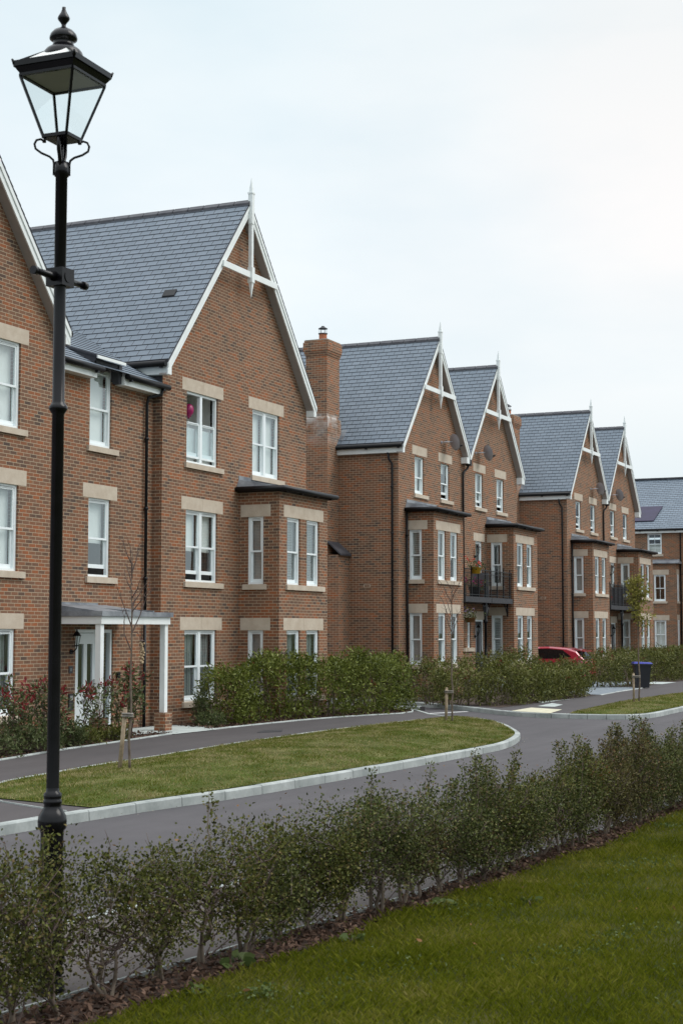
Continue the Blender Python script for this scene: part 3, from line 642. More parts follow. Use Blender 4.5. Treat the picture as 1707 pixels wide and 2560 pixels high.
def house(x_off, side, label, loc, seed):
    X = lambda v: v + x_off
    rr = random.Random(seed); par = thing('gabled_house', label, 'house', (X(loc), 18.6, 0), 'semi-detached gabled brick houses')
    F = Face('-y', Y3); k = 1.185
    if side == 'L': wl, wr, xa, xl, xr = 47.95, 54.437, 51.22, 47.80, 54.44
    else: wl, wr, xa, xl, xr = 54.443, 60.65, 57.60, 54.44, 60.98
    za = 12.45; G, U, T = (1.06, 2.78), (3.88, 5.55), (6.83, 8.16)
    tops = [(49.43, 50.29), (51.94, 52.79)] if side == 'L' else [(55.62, 56.48), (58.12, 59.0)]
    door = (52.42, 53.35) if side == 'L' else (55.53, 56.46); small = (53.85, 54.2) if side == 'L' else (54.66, 55.02); fr = (52.45, 53.2) if side == 'L' else (55.59, 56.36)
    holes = [(X(a), X(b), *T) for a, b in tops] + [(X(door[0]), X(door[1]), .52, 2.61), (X(small[0]), X(small[1]), 1.57, 2.61), (X(fr[0]), X(fr[1]), 3.42, 5.55)]
    gable_wall(par, F, X(wl), X(wr), X(xa), za, k, -.1, 8.1, holes, 30, right=(side == 'R'), left=(side == 'L'))
    for i, (a, b) in enumerate(tops):
        window(par, F, X(a), X(b), *T, 'single', rr.choice(['half', 'white', 'top', 'curtain']), lower=rr.choice([None, 'open']), zm=7.42); lintel(par, F, X(a) - .23, X(b) + .3, T[1]); sill(par, F, X(a) - .1, X(b) + .33, T[0])
    window(par, F, X(small[0]), X(small[1]), 1.57, 2.61, 'single', 'dark'); lintel(par, F, X(small[0]) - .15, X(small[1]) + .2, 2.61); sill(par, F, X(small[0]) - .12, X(small[1]) + .3, 1.57)
    window(par, F, X(fr[0]), X(fr[1]), 3.42, 5.55, 'single', 'cream'); lintel(par, F, X(fr[0]) - .22, X(fr[1]) + .3, 5.55)
    lintel(par, F, X(door[0]) - .14, X(door[1]) + .16, 2.61)
    dm = MB(); a, b = X(door[0]), X(door[1]); F.box(dm, a, a + .06, -.13, -.03, .52, 2.61); F.box(dm, b - .06, b, -.13, -.03, .52, 2.61); F.box(dm, a, b, -.13, -.028, 2.54, 2.605); df = dm.build('door', 'white', par)
    lf = MB(); F.box(lf, a + .06, b - .06, -.11, -.07, .54, 2.54)
    for u in (a + .18, b - .30): F.box(lf, u, u + .12, -.075, -.06, 1.3, 2.4, 1)
    lf.build('leaf', ['door_black', 'frost'], df); hd = MB(); F.box(hd, b - .15, b - .11, -.07, -.02, 1.35, 1.6); F.box(hd, a + .3, b - .36, -.07, -.055, 1.2, 1.27); hd.build('handle', 'metal', df)
    wall_lamp(par, X(door[0] - .08), Y3, 1.98); wall_lamp(par, X(fr[0] - .1), Y3, 4.95)
    st = MB()
    for i in range(4): st.box(a - .25, b + .25, 18.55 + i * .2 - .4, Y3 - .01, i * .135 - .03, (i + 1) * .135 - .02)
    st.build('step', 'slab', par)
    gable_roof(par, X(xa), za, k, X(xl), X(xr), Y3 - .24, Y3, 30, X(wl) if side == 'L' else X(wl) - .0, X(wr), box_l=(side == 'L'), box_r=(side == 'R'))
    if side == 'L':
        c = MB(); c.box(X(54.06), X(54.437), Y3 - .236, Y3 - .002, 8.30, 8.52); c.build('eaves_box', 'paint', par)
    finial(par, X(xa), Y3 - .27, 13.02, 12.65, 11.88, 10.72, 10.34, 9.93, 10.42, 1.5)
    if side == 'L':
        bay(par, X(48.7), X(51.59), 18.47, Y3, -.1, 6.16, 6.47, [(X(49.12), X(49.85)), (X(50.30), X(51.03))], (18.89, 19.34), [G, U], blinds=['louvre', 'curtain', 'curtain', 'louvre', 'white', 'half'] if seed == 3 else ['cream', 'curtain', 'curtain', 'cream', 'curtain', 'curtain'])
        balcony(par, X(51.62), X(54.42), X(54.08))
        downpipe(par, [(X(47.85), 19.75, 8.08), (X(47.87), 19.72, 7.85), (X(47.90), 19.62, 7.7), (X(47.90), 19.62, 0)]); downpipe(par, [(X(48.56), 19.36, 6.12), (X(48.6), 19.36, 0)])
        m = MB(); m.box(X(54.36), X(54.52), 19.16, 19.36, 8.24, 8.46); m.tube([(X(54.44), 19.26, 8.3), (X(54.43), 19.3, 8.15), (X(54.1), 19.34, 7.98), (X(54.1), 19.36, 7.85), (X(54.1), 19.36, 3.4)], .04, 8); m.build('downpipe', 'black', par)
        # chimney breast with a slated shoulder, shaft, oversailing courses, pot and cowl
        c = MB(); c.box(X(47.1), X(47.96), 21.2, 22.8, -.1, 4.68); c.box(X(47.05), X(48.14), 21.575, 22.445, 4.68, 9.24); c.prism([(X(47.05), 21.575, 9.24), (X(48.14), 21.575, 9.24), (X(48.1), 21.62, 9.30), (X(47.1), 21.62, 9.30)], (0, .003, 0)); c.prism([(X(47.05), 21.575, 9.24), (X(47.05), 22.445, 9.24), (X(47.1), 22.4, 9.30), (X(47.1), 21.62, 9.30)], (.003, 0, 0)); c.box(X(47.1), X(48.1), 21.62, 22.4, 9.24, 11.35)
        for i in range(3): e_ = .022 * (i + 1); c.box(X(47.1) - e_, X(48.1) + e_, 21.62 - e_, 22.4 + e_, 11.35 + .075 * i, 11.425 + .075 * i)
        c.box(X(47.03), X(48.17), 21.55, 22.47, 11.575, 11.80); c.box(X(47.06), X(48.14), 21.58, 22.44, 11.80, 11.875)
        ch = c.build('chimney', 'brick_bloom', par); s = MB()
        s.prism([(X(47.05), 21.1, 4.66), (X(47.05), 21.62, 5.12), (X(47.05), 21.62, 5.18), (X(47.05), 21.1, 4.72)], (.93, 0, 0)); s.prism([(X(47.05), 22.9, 4.66), (X(47.05), 22.4, 5.12), (X(47.05), 22.4, 5.18), (X(47.05), 22.9, 4.72)], (.93, 0, 0)); s.box(X(47.05), X(47.1), 21.6, 22.4, 5.10, 5.2)
        s.build('slate_shoulder', 'leaddark', ch)
        s = MB(); s.prism([(X(47.08), 21.6, 11.876), (X(48.12), 21.6, 11.876), (X(48.12), 22.42, 11.876), (X(47.08), 22.42, 11.876)], (0, 0, .02)); s.pyramid(X(47.6), 22.0, 11.896, .36, 11.97, 0, .16); s.build('mortar_cap', 'slab', ch)
        s = MB(); s.lathe([(.13, 11.9), (.135, 12.16), (.12, 12.17)], (X(47.6), 22.0), 16); s.build('chimney_pot', 'terracotta', ch)
        s = MB(); s.lathe([(.16, 12.16), (.16, 12.18), (.11, 12.185)], (X(47.6), 22.0), 16); s.lathe([(.165, 12.335), (.14, 12.36), (.06, 12.40), (.05, 12.43), (0, 12.435)], (X(47.6), 22.0), 16); s.lathe([(0, 12.33), (.165, 12.335)], (X(47.6), 22.0), 16)
        for i in range(6): a_ = i * 1.047; s.tube([(X(47.6) + .12 * math.cos(a_), 22.0 + .12 * math.sin(a_), 12.17), (X(47.6) + .12 * math.cos(a_), 22.0 + .12 * math.sin(a_), 12.34)], .006, 5)
        s.build('cowl', 'iron', ch)
        fz = lambda x: za - k * (X(xa) - x) + .02
        s = MB(); s.box(X(47.98), X(48.11), 21.6, 21.618, 8.45, 9.35); s.poly([(X(47.98), 21.61, fz(X(47.98))), (X(48.25), 21.61, fz(X(48.25))), (X(48.25), 21.40, fz(X(48.25))), (X(47.90), 21.40, fz(X(47.90)))]); s.build('flashing', 'lead', ch)
        s = MB(); s.box(X(47.935), X(47.949), 20.42, 20.44, 3.63, 3.70); s.box(X(47.935), X(47.949), 20.64, 20.66, 3.63, 3.70); s.box(X(47.935), X(47.949), 20.42, 20.66, 3.62, 3.635); s.box(X(47.935), X(47.949), 20.42, 20.66, 3.70, 3.713); s.build('air_brick', 'stone', par)
    else:
        bay(par, X(56.93), X(59.97), 18.37, Y3, -.1, 6.13, 6.44, [(X(57.38), X(58.16)), (X(58.58), X(59.29))], (18.82, 19.27), [G, U], blinds=['louvre', 'curtain', 'curtain', 'cream', 'curtain', 'cream'] if seed == 4 else ['louvre', 'curtain', 'white', 'curtain', 'cream', 'curtain'])
        balcony(par, X(54.46), X(56.90), None)
        s = MB(); s.box(X(54.43), X(54.47), 18.52, Y3 - .3, 3.39, 4.30); s.build('privacy_screen', 'frost', par)
    return par
house(0, 'L', 'gabled brick house with tall chimney and yellow flower basket on its balcony', 51.2, 3)
house(0, 'R', 'gabled brick house whose right bay stands just left of the red car', 57.6, 4)
house(19.95, 'L', 'gabled brick house behind the red car, beside the driveway gap', 51.2, 5)
house(19.95, 'R', 'farthest gabled brick house, its bay behind the yellow leaved young tree', 57.6, 6)
# ------------------------------------------------------------------ end house across the street end
EH = thing('slate_roofed_house', 'brick house at the street end with long slate roof and dark solar panel', 'house', (96, 21, 0)); X7 = 96.0; F7 = Face('-x', X7); w = MB()
wall(w, F7, 12, 26, -.2, 8.3, [(21.48, 22.37, 6.93, 8.22)]); w.box(X7 + .001, X7 + 8, 12, 26, -.2, 8.3, 0, '-x+z'); w.build('wall', 'brick', EH); r = MB()
slates(r, lambda t: ((X7 - .25 + 4.3 * t, 11.7, 8.45 + 3.5 * t), (X7 - .25 + 4.3 * t, 26.3, 8.45 + 3.5 * t)), lambda p: p.y, 27); slates(r, lambda t: ((X7 + 8.35 - 4.3 * t, 11.7, 8.45 + 3.5 * t), (X7 + 8.35 - 4.3 * t, 26.3, 8.45 + 3.5 * t)), lambda p: p.y, 27)
for y in (12.0, 26.0): r.poly([(X7, y, 8.3), (X7 + 8, y, 8.3), (X7 + 4, y, 11.85)], 1)
rf = r.build('roof', ['slate_pale', 'brick'], EH); s = MB(); s.beam((X7 + 4.05, 11.7, 11.97), (X7 + 4.05, 26.3, 11.97), .3, .1); s.build('ridge_tiles', 'leaddark', rf)
s = MB(); s.box(X7 - .22, X7 - .002, 11.8, 26.2, 8.22, 8.38); s.build('fascia', 'paint', rf); gutter(rf, [(X7 - .28, 11.8, 8.42), (X7 - .28, 26.2, 8.42)])
s = MB(); zz = lambda x: 8.45 + 3.5 / 4.3 * (x - X7 + .25) + .06
s.prism([(96.35, 22.05, zz(96.35)), (96.35, 23.6, zz(96.35)), (97.55, 23.6, zz(97.55)), (97.55, 21.72, zz(97.55))], (0, 0, .04)); s.build('solar_panel', 'solar', EH)
window(EH, F7, 21.48, 22.37, 6.93, 8.22, 'grid', 'lowhalf'); sill(EH, F7, 21.39, 22.45, 6.93)
fb = Face('-x', X7 - .9); w = MB(); hs = [(21.08, 21.80, 1.18, 2.88), (21.08, 21.80, 4.02, 5.64)]; wall(w, fb, 20.42, 22.5, -.2, 6.3, hs); w.box(X7 - .899, X7, 20.42, 22.5, -.2, 6.3, 0, '-x+z'); w.build('bay_wall', 'brick', EH)
for a, b, c, d in hs: window(EH, fb, a, b, c, d, 'grid', 'dark' if c > 3 else 'white'); lintel(EH, fb, a - .2, b + .2, d); sill(EH, fb, a - .1, b + .1, c)
fs = Face('-y', 20.42)
for c, d in ((1.18, 2.88), (4.02, 5.64)):
    s = MB(); s.box(X7 - .72, X7 - .28, 20.405, 20.42, c, d); s.build('window', 'white', EH); lintel(EH, fs, X7 - .85, X7 - .15, d, .32); sill(EH, fs, X7 - .8, X7 - .2, c)
s = MB(); s.prism([(X7 - 1.05, 20.25, 6.3), (X7 - 1.05, 22.65, 6.3), (X7 - .01, 22.65, 6.3), (X7 - .01, 20.25, 6.3)], (0, 0, .06)); s.prism([(X7 - 1.05, 20.25, 6.36), (X7 - .01, 20.25, 6.36), (X7 - .01, 20.4, 6.6)], (0, 2.4, 0)); s.build('bay_roof', 'lead', EH)
downpipe(EH, [(X7 - .12, 20.33, 8.35), (X7 - .06, 20.33, 8.1), (X7 - .06, 20.33, 0)])

# ------------------------------------------------------------------ ground, road, pavements
def flat(name, pts, z, m, kind='structure', thick=0.0):
    b = MB(); a = sum(pts[i][0] * pts[(i + 1) % len(pts)][1] - pts[(i + 1) % len(pts)][0] * pts[i][1] for i in range(len(pts)))
    if a < 0: pts = pts[::-1]
    b.poly([(x, y, z) for x, y in pts])
    if thick:
        for i in range(len(pts)):
            j = (i + 1) % len(pts); b.poly([(*pts[i], z - thick), (*pts[j], z - thick), (*pts[j], z), (*pts[i], z)])
    o = b.build(name, m); o['kind'] = kind; return o
def smooth_line(pts, step=.4):
    """Catmull-Rom through pts, resampled"""
    P = [Vector((*p, 0)) for p in pts]; out = []
    for i in range(len(P) - 1):
        p0, p1, p2, p3 = P[max(i - 1, 0)], P[i], P[i + 1], P[min(i + 2, len(P) - 1)]; n = max(1, int((p2 - p1).length / step))
        for k in range(n):
            t = k / n; out.append(.5 * ((2 * p1) + (p2 - p0) * t + (2 * p0 - 5 * p1 + 4 * p2 - p3) * t * t + (3 * p1 - p0 - 3 * p2 + p3) * t ** 3))
    out.append(P[-1]); return [(p.x, p.y) for p in out]
def kerb(name, line, z1, z0, w, left, m='kerb', seg=.915):
    """kerb stones along a line (its road face); body to the left (+1) or right (-1) of travel"""
    L_ = [Vector((*p, 0)) for p in line]; cum = [0]
    for i in range(len(L_) - 1): cum.append(cum[-1] + (L_[i + 1] - L_[i]).length)
    def at(s):
        s = min(max(s, 0), cum[-1] - 1e-6)
        i = max(j for j in range(len(cum)) if cum[j] <= s); i = min(i, len(L_) - 2); t = (s - cum[i]) / (cum[i + 1] - cum[i]); return L_[i].lerp(L_[i + 1], t)
    b = MB(); s = 0
    while s < cum[-1] - .05:
        e = min(s + seg - .014, cum[-1]); p, q = at(s), at(e); n = Vector((-(q - p).y, (q - p).x, 0)).normalized() * left; p = p - n * .012; q = q - n * .012; dz = random.uniform(-.003, .003)
        a = [p + Vector((0, 0, z0)), p + n * .012 + Vector((0, 0, z1 - .018 + dz)), p + n * .03 + Vector((0, 0, z1 + dz)), p + n * w + Vector((0, 0, z1 + dz)), p + n * w + Vector((0, 0, z0))]
        b.prism(a, q - p); s += seg
    o = b.build(name, m); o['kind'] = 'structure'; return o
def inset(line, d): 
    out = []
    for i, p in enumerate(line):
        a, b = Vector(line[max(i - 1, 0)]), Vector(line[min(i + 1, len(line) - 1)]); n = (b - a).normalized(); out.append((p[0] - n.y * d, p[1] + n.x * d))
    return out
flat('ground', [(-3000, -3000), (4000, -3000), (4000, 4000), (-3000, 4000)], -.26, 'earth')
RZ = -.12
near_kerb = smooth_line([(-14, 9.2), (2, 7.7), (9.5, 6.78), (12.1, 6.46), (15.4, 6.08), (18.7, 5.7), (24, 5.2), (34, 4.6), (60, 3.8), (110, 2.5)])
edging = smooth_line([(-14, 7.7), (2, 6.15), (7.4, 5.37), (9.3, 5.11), (12.4, 4.75), (16.3, 4.5), (18.5, 4.38), (24, 4.2), (34, 3.8), (60, 3.0), (110, 1.7)])
lawn_edge = smooth_line([(-14, 7.0), (2, 5.5), (7.5, 4.78), (8.4, 4.72), (9.4, 4.63), (10.4, 4.52), (11.1, 4.58), (11.5, 4.4), (12.2, 4.5), (12.6, 4.34), (14.3, 4.28), (15.5, 4.08), (17, 4.09), (19, 4.04), (24, 3.85), (34, 3.4), (60, 2.6), (110, 1.3)])
flat('road', [(-14, 7), (110, 1), (110, 20), (46, 60), (40, 60), (36, 20), (-14, 20)], RZ, 'asphalt')
flat('near_pavement', inset(near_kerb, -.07) + [(p[0], p[1] - .06) for p in edging[::-1]], 0, 'nearpave', thick=.25)
kerb('near_kerb', near_kerb, .004, -.25, .125, -1); kerb('pavement_edging', edging, .03, -.2, .05, -1, 'kerb', .95)
flat('bark_bed', [(p[0], p[1] - .04) for p in edging] + [(p[0], p[1] - .12) for p in lawn_edge[::-1]], .006, 'soil', thick=.25)
flat('lawn', lawn_edge + [(110, -60), (-14, -60)], .015, 'lawn', thick=.25)
# far side: pavement with grass verges, bell mouth of a side road
far1 = smooth_line([(-14, 11.9), (8, 11.0), (15.9, 10.56), (19.2, 10.12), (22.3, 9.9), (25.3, 9.74), (28, 9.66), (29.6, 9.7), (31.98, 10.2), (33.7, 10.88), (35.3, 11.62), (36.8, 12.45), (37.7, 13.3), (38.0, 13.95), (38.25, 14.45), (39.3, 15.1), (41.0, 16.2), (42.2, 17.8), (42.6, 20), (42.6, 60)], .3)
flat('pavement', inset(far1, .07) + [(42.6, 60), (-14, 60)], 0, 'paving', thick=.22)
i1 = next(i for i, p in enumerate(far1) if p[0] > 37.55); i2 = next(i for i, p in enumerate(far1) if p[0] > 38.2)
kerb('far_kerb', far1[:i1 + 1], .006, -.25, .125, 1); kerb('dropped_kerb', far1[i1:], -.09 + .1, -.25, .125, 1, 'kerb')
far2 = smooth_line([(46.2, 60), (46.2, 22), (45.9, 19.2), (44.9, 17.5), (43.8, 16.2), (42.4, 14.75), (41.0, 13.4), (40.45, 12.3), (40.3, 11.2), (40.35, 10.4), (40.8, 9.85), (42.0, 9.6), (45.5, 9.62), (52, 9.5), (70, 9.0), (110, 8.0)], .3)
flat('side_pavement', inset(far2, .09) + [(110, 60)], 0, 'paving', thick=.22); kerb('far_kerb_beyond', far2, .006, -.25, .125, 1, 'kerb', .5)
v1 = [p for p in far1 if 16.0 < p[0] and p[1] < 13.35]; cx, cy = 27, 12.2
verge1 = inset(v1, .115) + smooth_line([(37.75, 13.5), (36.6, 13.98), (34.1, 14.2), (30.4, 14.33), (27.1, 14.28), (23.97, 14.06), (21.9, 13.95), (20.4, 13.8), (18.4, 13.5), (16.85, 12.5)])
v2 = [p for p in far2 if p[1] < 11.6 and p[0] < 60]
verge2 = inset(v2, .13) + smooth_line([(58.5, 10.2), (56.5, 11.7), (52.3, 12.05), (48.2, 12.08), (44.5, 11.9), (42.3, 11.75), (40.9, 11.62)])
def inside(poly, x, y):
    x = np.asarray(x); y = np.asarray(y); r = np.zeros(x.shape, bool); n = len(poly); j = n - 1
    for i in range(n):
        xi, yi = poly[i]; xj, yj = poly[j]
        c = ((yi > y) != (yj > y)) & (x < (xj - xi) * (y - yi) / (yj - yi + 1e-12) + xi); r ^= c; j = i
    return r
def seg_dist(poly, x, y):
    d = np.full(x.shape, 1e9); n = len(poly)
    for i in range(n):
        ax, ay = poly[i]; bx, by = poly[(i + 1) % n]; dx, dy = bx - ax, by - ay; l2 = dx * dx + dy * dy + 1e-12
        t = np.clip(((x - ax) * dx + (y - ay) * dy) / l2, 0, 1); d = np.minimum(d, np.hypot(x - ax - t * dx, y - ay - t * dy))
    return d
def crown_h(d): return .012 + .17 * (1 - np.exp(-np.clip(d - .3, 0, 9) * 1.1))
def verge(name, poly):
    """turf with a slight crown, gridded"""
    xs = [p[0] for p in poly]; ys = [p[1] for p in poly]; g = .25; b = MB()
    X, Y = np.meshgrid(np.arange(min(xs) - g, max(xs) + g, g), np.arange(min(ys) - g, max(ys) + g, g), indexing='ij')
    ins = inside(poly, X, Y); d = np.where(ins, seg_dist(poly, X, Y), 0); Z = crown_h(d) * ins
    base = flat(name, poly, .012, 'verge')
    V = []; idx = -np.ones(X.shape, int); F = []
    for i in range(X.shape[0] - 1):
        for j in range(X.shape[1] - 1):
            if ins[i:i + 2, j:j + 2].all():
                q = []
                for a, c in ((i, j), (i + 1, j), (i + 1, j + 1), (i, j + 1)):
                    if idx[a, c] < 0: idx[a, c] = len(V); V.append((X[a, c], Y[a, c], Z[a, c] + .004))
                    q.append(idx[a, c])
                F.append(q)
    me = base.data; v0 = [tuple(v.co) for v in me.vertices]; f0 = [tuple(p.vertices) for p in me.polygons]; k = len(v0)
    me.clear_geometry(); me.from_pydata(v0 + V, [], f0 + [[i + k for i in f] for f in F]); me.update()
    return base
verge('grass_verge', verge1); verge('grass_verge_beyond', verge2)
kerb('verge_edging', smooth_line([(37.7, 13.52), (36.6, 14.0), (34.1, 14.22), (30.4, 14.35), (27.1, 14.3), (23.97, 14.08), (21.9, 13.97), (20.4, 13.82), (18.4, 13.52), (16.85, 12.52), (16.1, 11.1), (15.95, 10.7)]), .018, -.1, .05, -1)
bed_front = smooth_line([(10, 14.9), (18, 15.55), (21.7, 15.95), (24.2, 16.33), (26.1, 16.5), (28.5, 16.76), (29.2, 16.83)]); kerb('bed_edging', bed_front, .03, -.1, .05, 1)
flat('planting_bed', [(p[0], p[1] + .05) for p in bed_front] + [(28.7, 18.76), (10, 18.7)], .008, 'soil')
bed2 = smooth_line([(30.5, 16.72), (31.8, 16.74), (35.1, 16.48), (37.2, 16.02), (38.9, 15.5), (40.2, 15.85)]); kerb('bed_edging_beyond', bed2, .03, -.1, .05, 1)
flat('planting_bed_beyond', [(p[0], p[1] + .05) for p in bed2] + [(41.4, 17.0), (42.2, 19), (42.2, 26), (40.4, 26), (39.2, 18.5), (31.2, 18.5)], .008, 'soil')
flat('entry_path', [(28.82, 16.70), (30.5, 16.64), (31.6, 17.4), (31.5, 18.5), (28.4, 18.5), (27.0, 17.6), (27.2, 17.3), (29.0, 17.3)], .013, 'slab')
flat('tactile_paving', [(41.15, 13.38), (40.38, 12.05), (42.45, 12.33), (43.2, 13.45)], .008, 'tactile')
flat('paving_slab', [(43.95, 13.5), (43.85, 12.95), (45.2, 13.1), (46.1, 13.7)], .012, 'slab'); flat('paving_slab', [(46.1, 14.0), (48.3, 14.0), (49.5, 13.9), (46.7, 14.35)], .012, 'slab'); flat('paving_slab', [(64.9, 14.6), (67.5, 14.55), (67.8, 15.6), (65.2, 15.7)], .012, 'slab')
flat('driveway', [(53.0, 14.06), (60.4, 14.35), (61.6, 16.6), (54.6, 16.9)], .010, 'bluepave'); kerb('driveway_edging', [(52.8, 13.95), (56, 14.15), (60.6, 14.25)], .02, -.1, .1, 1)
flat('house_drive', [(61, 16), (67.2, 15.5), (67.2, 30), (61, 30)], .009, 'bluepave')
flat('planting_bed_far', [(42.9, 14.25), (52.7, 14.1), (54.2, 17.2), (61.4, 16.9), (61.6, 15.2), (64.6, 14.8), (84, 14.9), (84, 18.3), (48, 18.3), (46.5, 18.5), (44.4, 16.2)], .007, 'soil')
flat('give_way_line', [(37.5, 13.95), (38.35, 14.62), (38.2, 14.68), (37.3, 14.02)], RZ + .004, 'whiteline'); flat('give_way_line', [(40.6, 15.9), (42.6, 15.1), (42.75, 15.22), (40.8, 16.03)], RZ + .004, 'whiteline')
# covers set in the asphalt
def cover(label, pts, z, m='iron'):
    b = MB(); b.poly([(x, y, z + .006) for x, y in pts]); b.prism([(x, y, z - .02) for x, y in pts], (0, 0, .022))
    tag(b.build('manhole_cover', m), label, 'manhole cover')
cover('dark oblong inspection cover set in the pavement before the clipped hedge', [(30.05, 15.42), (30.75, 15.62), (31.15, 15.36), (30.5, 15.05)], .002)
cover('dark grated cover in the road left of the lamp post base', [(12.35, 8.72), (13.02, 8.98), (13.02, 9.36), (12.35, 9.2)], RZ)

# ------------------------------------------------------------------ street lamp
LX, LY = 8.01, 5.484
LP = thing('street_lamp', 'tall black lamp post with a square glass lantern, beside the near pavement edge', 'street lamp', (LX, LY, 0))
m = MB(); m.lathe([(.088, 0), (.086, .05), (.072, .07), (.07, .14), (.08, .17), (.088, .19), (.084, .21), (.07, .225), (.069, .93), (.072, .945), (.085, .96), (.087, 1.0), (.083, 1.03), (.066, 1.06), (.054, 1.08), (.05, 1.10), (.056, 1.105), (.056, 1.125), (.05, 1.13), (.054, 1.14), (.054, 1.165), (.041, 1.175), (.0385, 1.2), (.037, 3.46), (.047, 3.475), (.057, 3.49), (.057, 3.505), (.047, 3.52), (.037, 3.535), (.0365, 4.94), (.045, 4.945), (.045, 5.03), (.012, 5.035)], (LX, LY), 28)
m.build('column', 'lampblack', LP)
ang = math.atan2(.373, -.29); rr_ = Vector((.5648, -.8252, 0)); ff_ = Vector((.8252, .5648, 0))
m = MB(); dirb = (rr_ * -.29 - ff_ * .373).normalized(); per = Vector((-dirb.y, dirb.x, 0)); c0 = Vector((LX, LY, 4.305))
m.beam(c0 - dirb * .06, c0 + dirb * .06, .125, .11); m.tube([c0 + per * .058, c0 + per * .068], .035, 14); m.tube([c0 - per * .058, c0 - per * .068], .035, 14); m.tube([c0 - per * .068, c0 - per * .072], .02, 12)
m.tube([c0 + dirb * .05, c0 + dirb * .10, c0 + dirb * .235], [.034, .022, .018], 10); m.tube([c0 - dirb * .05, c0 - dirb * .10, c0 - dirb * .235], [.034, .022, .018], 10)
m.tube([c0 + dirb * .225, c0 + dirb * .262], .026, 10); m.tube([c0 - dirb * .225, c0 - dirb * .262], .026, 10); m.build('ladder_bar', 'lampblack', LP)
fd = (rr_ * .056 - ff_ * .26).normalized(); fp = Vector((-fd.y, fd.x, 0)); cdir = [fd, fp, -fd, -fp]
C_ = lambda h, z: [Vector((LX, LY, z)) + d_ * h for d_ in cdir]
bt, tp, rim = C_(.118, 5.185), C_(.264, 5.545), C_(.299, 5.595)
m = MB()
for i in range(4):
    j = (i + 1) % 4
    m.beam(bt[i], tp[i], .016, .016); m.beam(bt[i], bt[j], .022, .02); m.beam(tp[i] + Vector((0, 0, .008)), tp[j] + Vector((0, 0, .008)), .022, .016)
    m.poly([tp[i] * 1.0 + Vector((0, 0, .012)), tp[j] + Vector((0, 0, .012)), rim[j], rim[i]]); m.poly([rim[i], rim[j], rim[j] + Vector((0, 0, .03)), rim[i] + Vector((0, 0, .03))])
    m.beam(rim[i] + Vector((0, 0, .022)), rim[j] + Vector((0, 0, .022)), .022, .035); m.beam(rim[i] + Vector((0, 0, .03)), Vector((LX, LY, 5.73)) + cdir[i] * .09, .014, .014)
    m.tube([rim[i] + Vector((0, 0, .02)), rim[i] + cdir[i] * .018 + Vector((0, 0, .05))], [.014, .006], 6)
m.prism([p - Vector((0, 0, .012)) for p in bt], (0, 0, .014)); m.build('lantern_frame', 'lampblack', LP)
m = MB()
for i in range(4):
    j = (i + 1) % 4; m.poly([bt[i], bt[j], tp[j], tp[i]])
m.build('glass', 'lampglass', LP)
m = MB(); rt_ = C_(.292, 5.622); ra = C_(.10, 5.735)
for i in range(4): j = (i + 1) % 4; m.poly([rt_[i], rt_[j], ra[j], ra[i]])
m.build('roof_pane', 'frost_glass' if 'frost_glass' in M else 'blind', LP)
m = MB(); m.prism([p + Vector((0, 0, .0)) for p in C_(.255, 5.555)], (0, 0, .012)); m.build('reflector', 'cream', LP)
m = MB(); m.lathe([(.125, 5.70), (.12, 5.725), (.105, 5.745), (.088, 5.757), (.072, 5.765), (.062, 5.79), (.066, 5.80), (.085, 5.812), (.087, 5.822), (.08, 5.845), (.06, 5.868), (.035, 5.882), (.017, 5.89), (.013, 5.905), (.017, 5.915), (.036, 5.94), (.038, 5.95), (.032, 5.965), (.02, 5.985), (.012, 6.005), (.012, 6.02), (0, 6.024)], (LX, LY), 24); m.build('crown_cap', 'lampblack', LP)
m = MB()
for s in (-1, 1):
    u = rr_ * s; o = Vector((LX, LY, 0)); P = lambda a, z: o + u * a + Vector((0, 0, z))
    m.tube([P(.047, 4.95), P(.047, 5.02), P(.052, 5.045), P(.075, 5.065), P(.125, 5.085), P(.16, 5.11), P(.167, 5.14), P(.155, 5.165), P(.13, 5.172), P(.115, 5.165)], .0075, 8); m.tube([P(.108, 5.152), P(.108, 5.170)], .012, 8)
for s in (-1, 1):
    u = ff_ * s + rr_ * .25 * s; o = Vector((LX, LY, 0)); m.tube([o + u * .03 + Vector((0, 0, 5.0)), o + u * .05 + Vector((0, 0, 5.06)), o + u * .075 + Vector((0, 0, 5.09)), o + u * .08 + Vector((0, 0, 5.13)), o + u * .08 + Vector((0, 0, 5.18))], .013, 8)
m.tube([(LX, LY, 5.0), (LX, LY, 5.18)], .01, 8); m.build('scroll_bracket', 'lampblack', LP)

# ------------------------------------------------------------------ planting
def twig_tubes(mb, tips, roots, rng, r0=.006, n=4, mi=0):
    for a, b in zip(roots, tips):
        a, b = Vector(a), Vector(b); mid = a.lerp(b, .55) + Vector(rng.normal(size=3) * .04 * (b - a).length * 1.5); mb.tube([a, mid, b], [r0, r0 * .7, r0 * .35], n, mi, False)
def stems(mb, base, h, n, rng, spread=.16, r0=.016, seg=6):
    """n leaning stems; returns points along them"""
    pts = []
    for k in range(n):
        a = rng.uniform(0, 6.28); lean = rng.uniform(.3, 1) * spread; p = Vector((base[0] + rng.normal() * .03, base[1] + rng.normal() * .03, base[2] - .03)); line = [p.copy()]
        tgt = Vector((math.cos(a) * lean, math.sin(a) * lean, 0)); hh = h * rng.uniform(.78, 1.0)
        for i in range(seg):
            p = p + Vector((tgt.x / seg + rng.normal() * .018, tgt.y / seg + rng.normal() * .018, hh / seg)); line.append(p.copy())
        mb.tube(line, [r0 * (1 - .75 * i / seg) for i in range(seg + 1)], 6, 0, False); pts.append(line)
    return pts
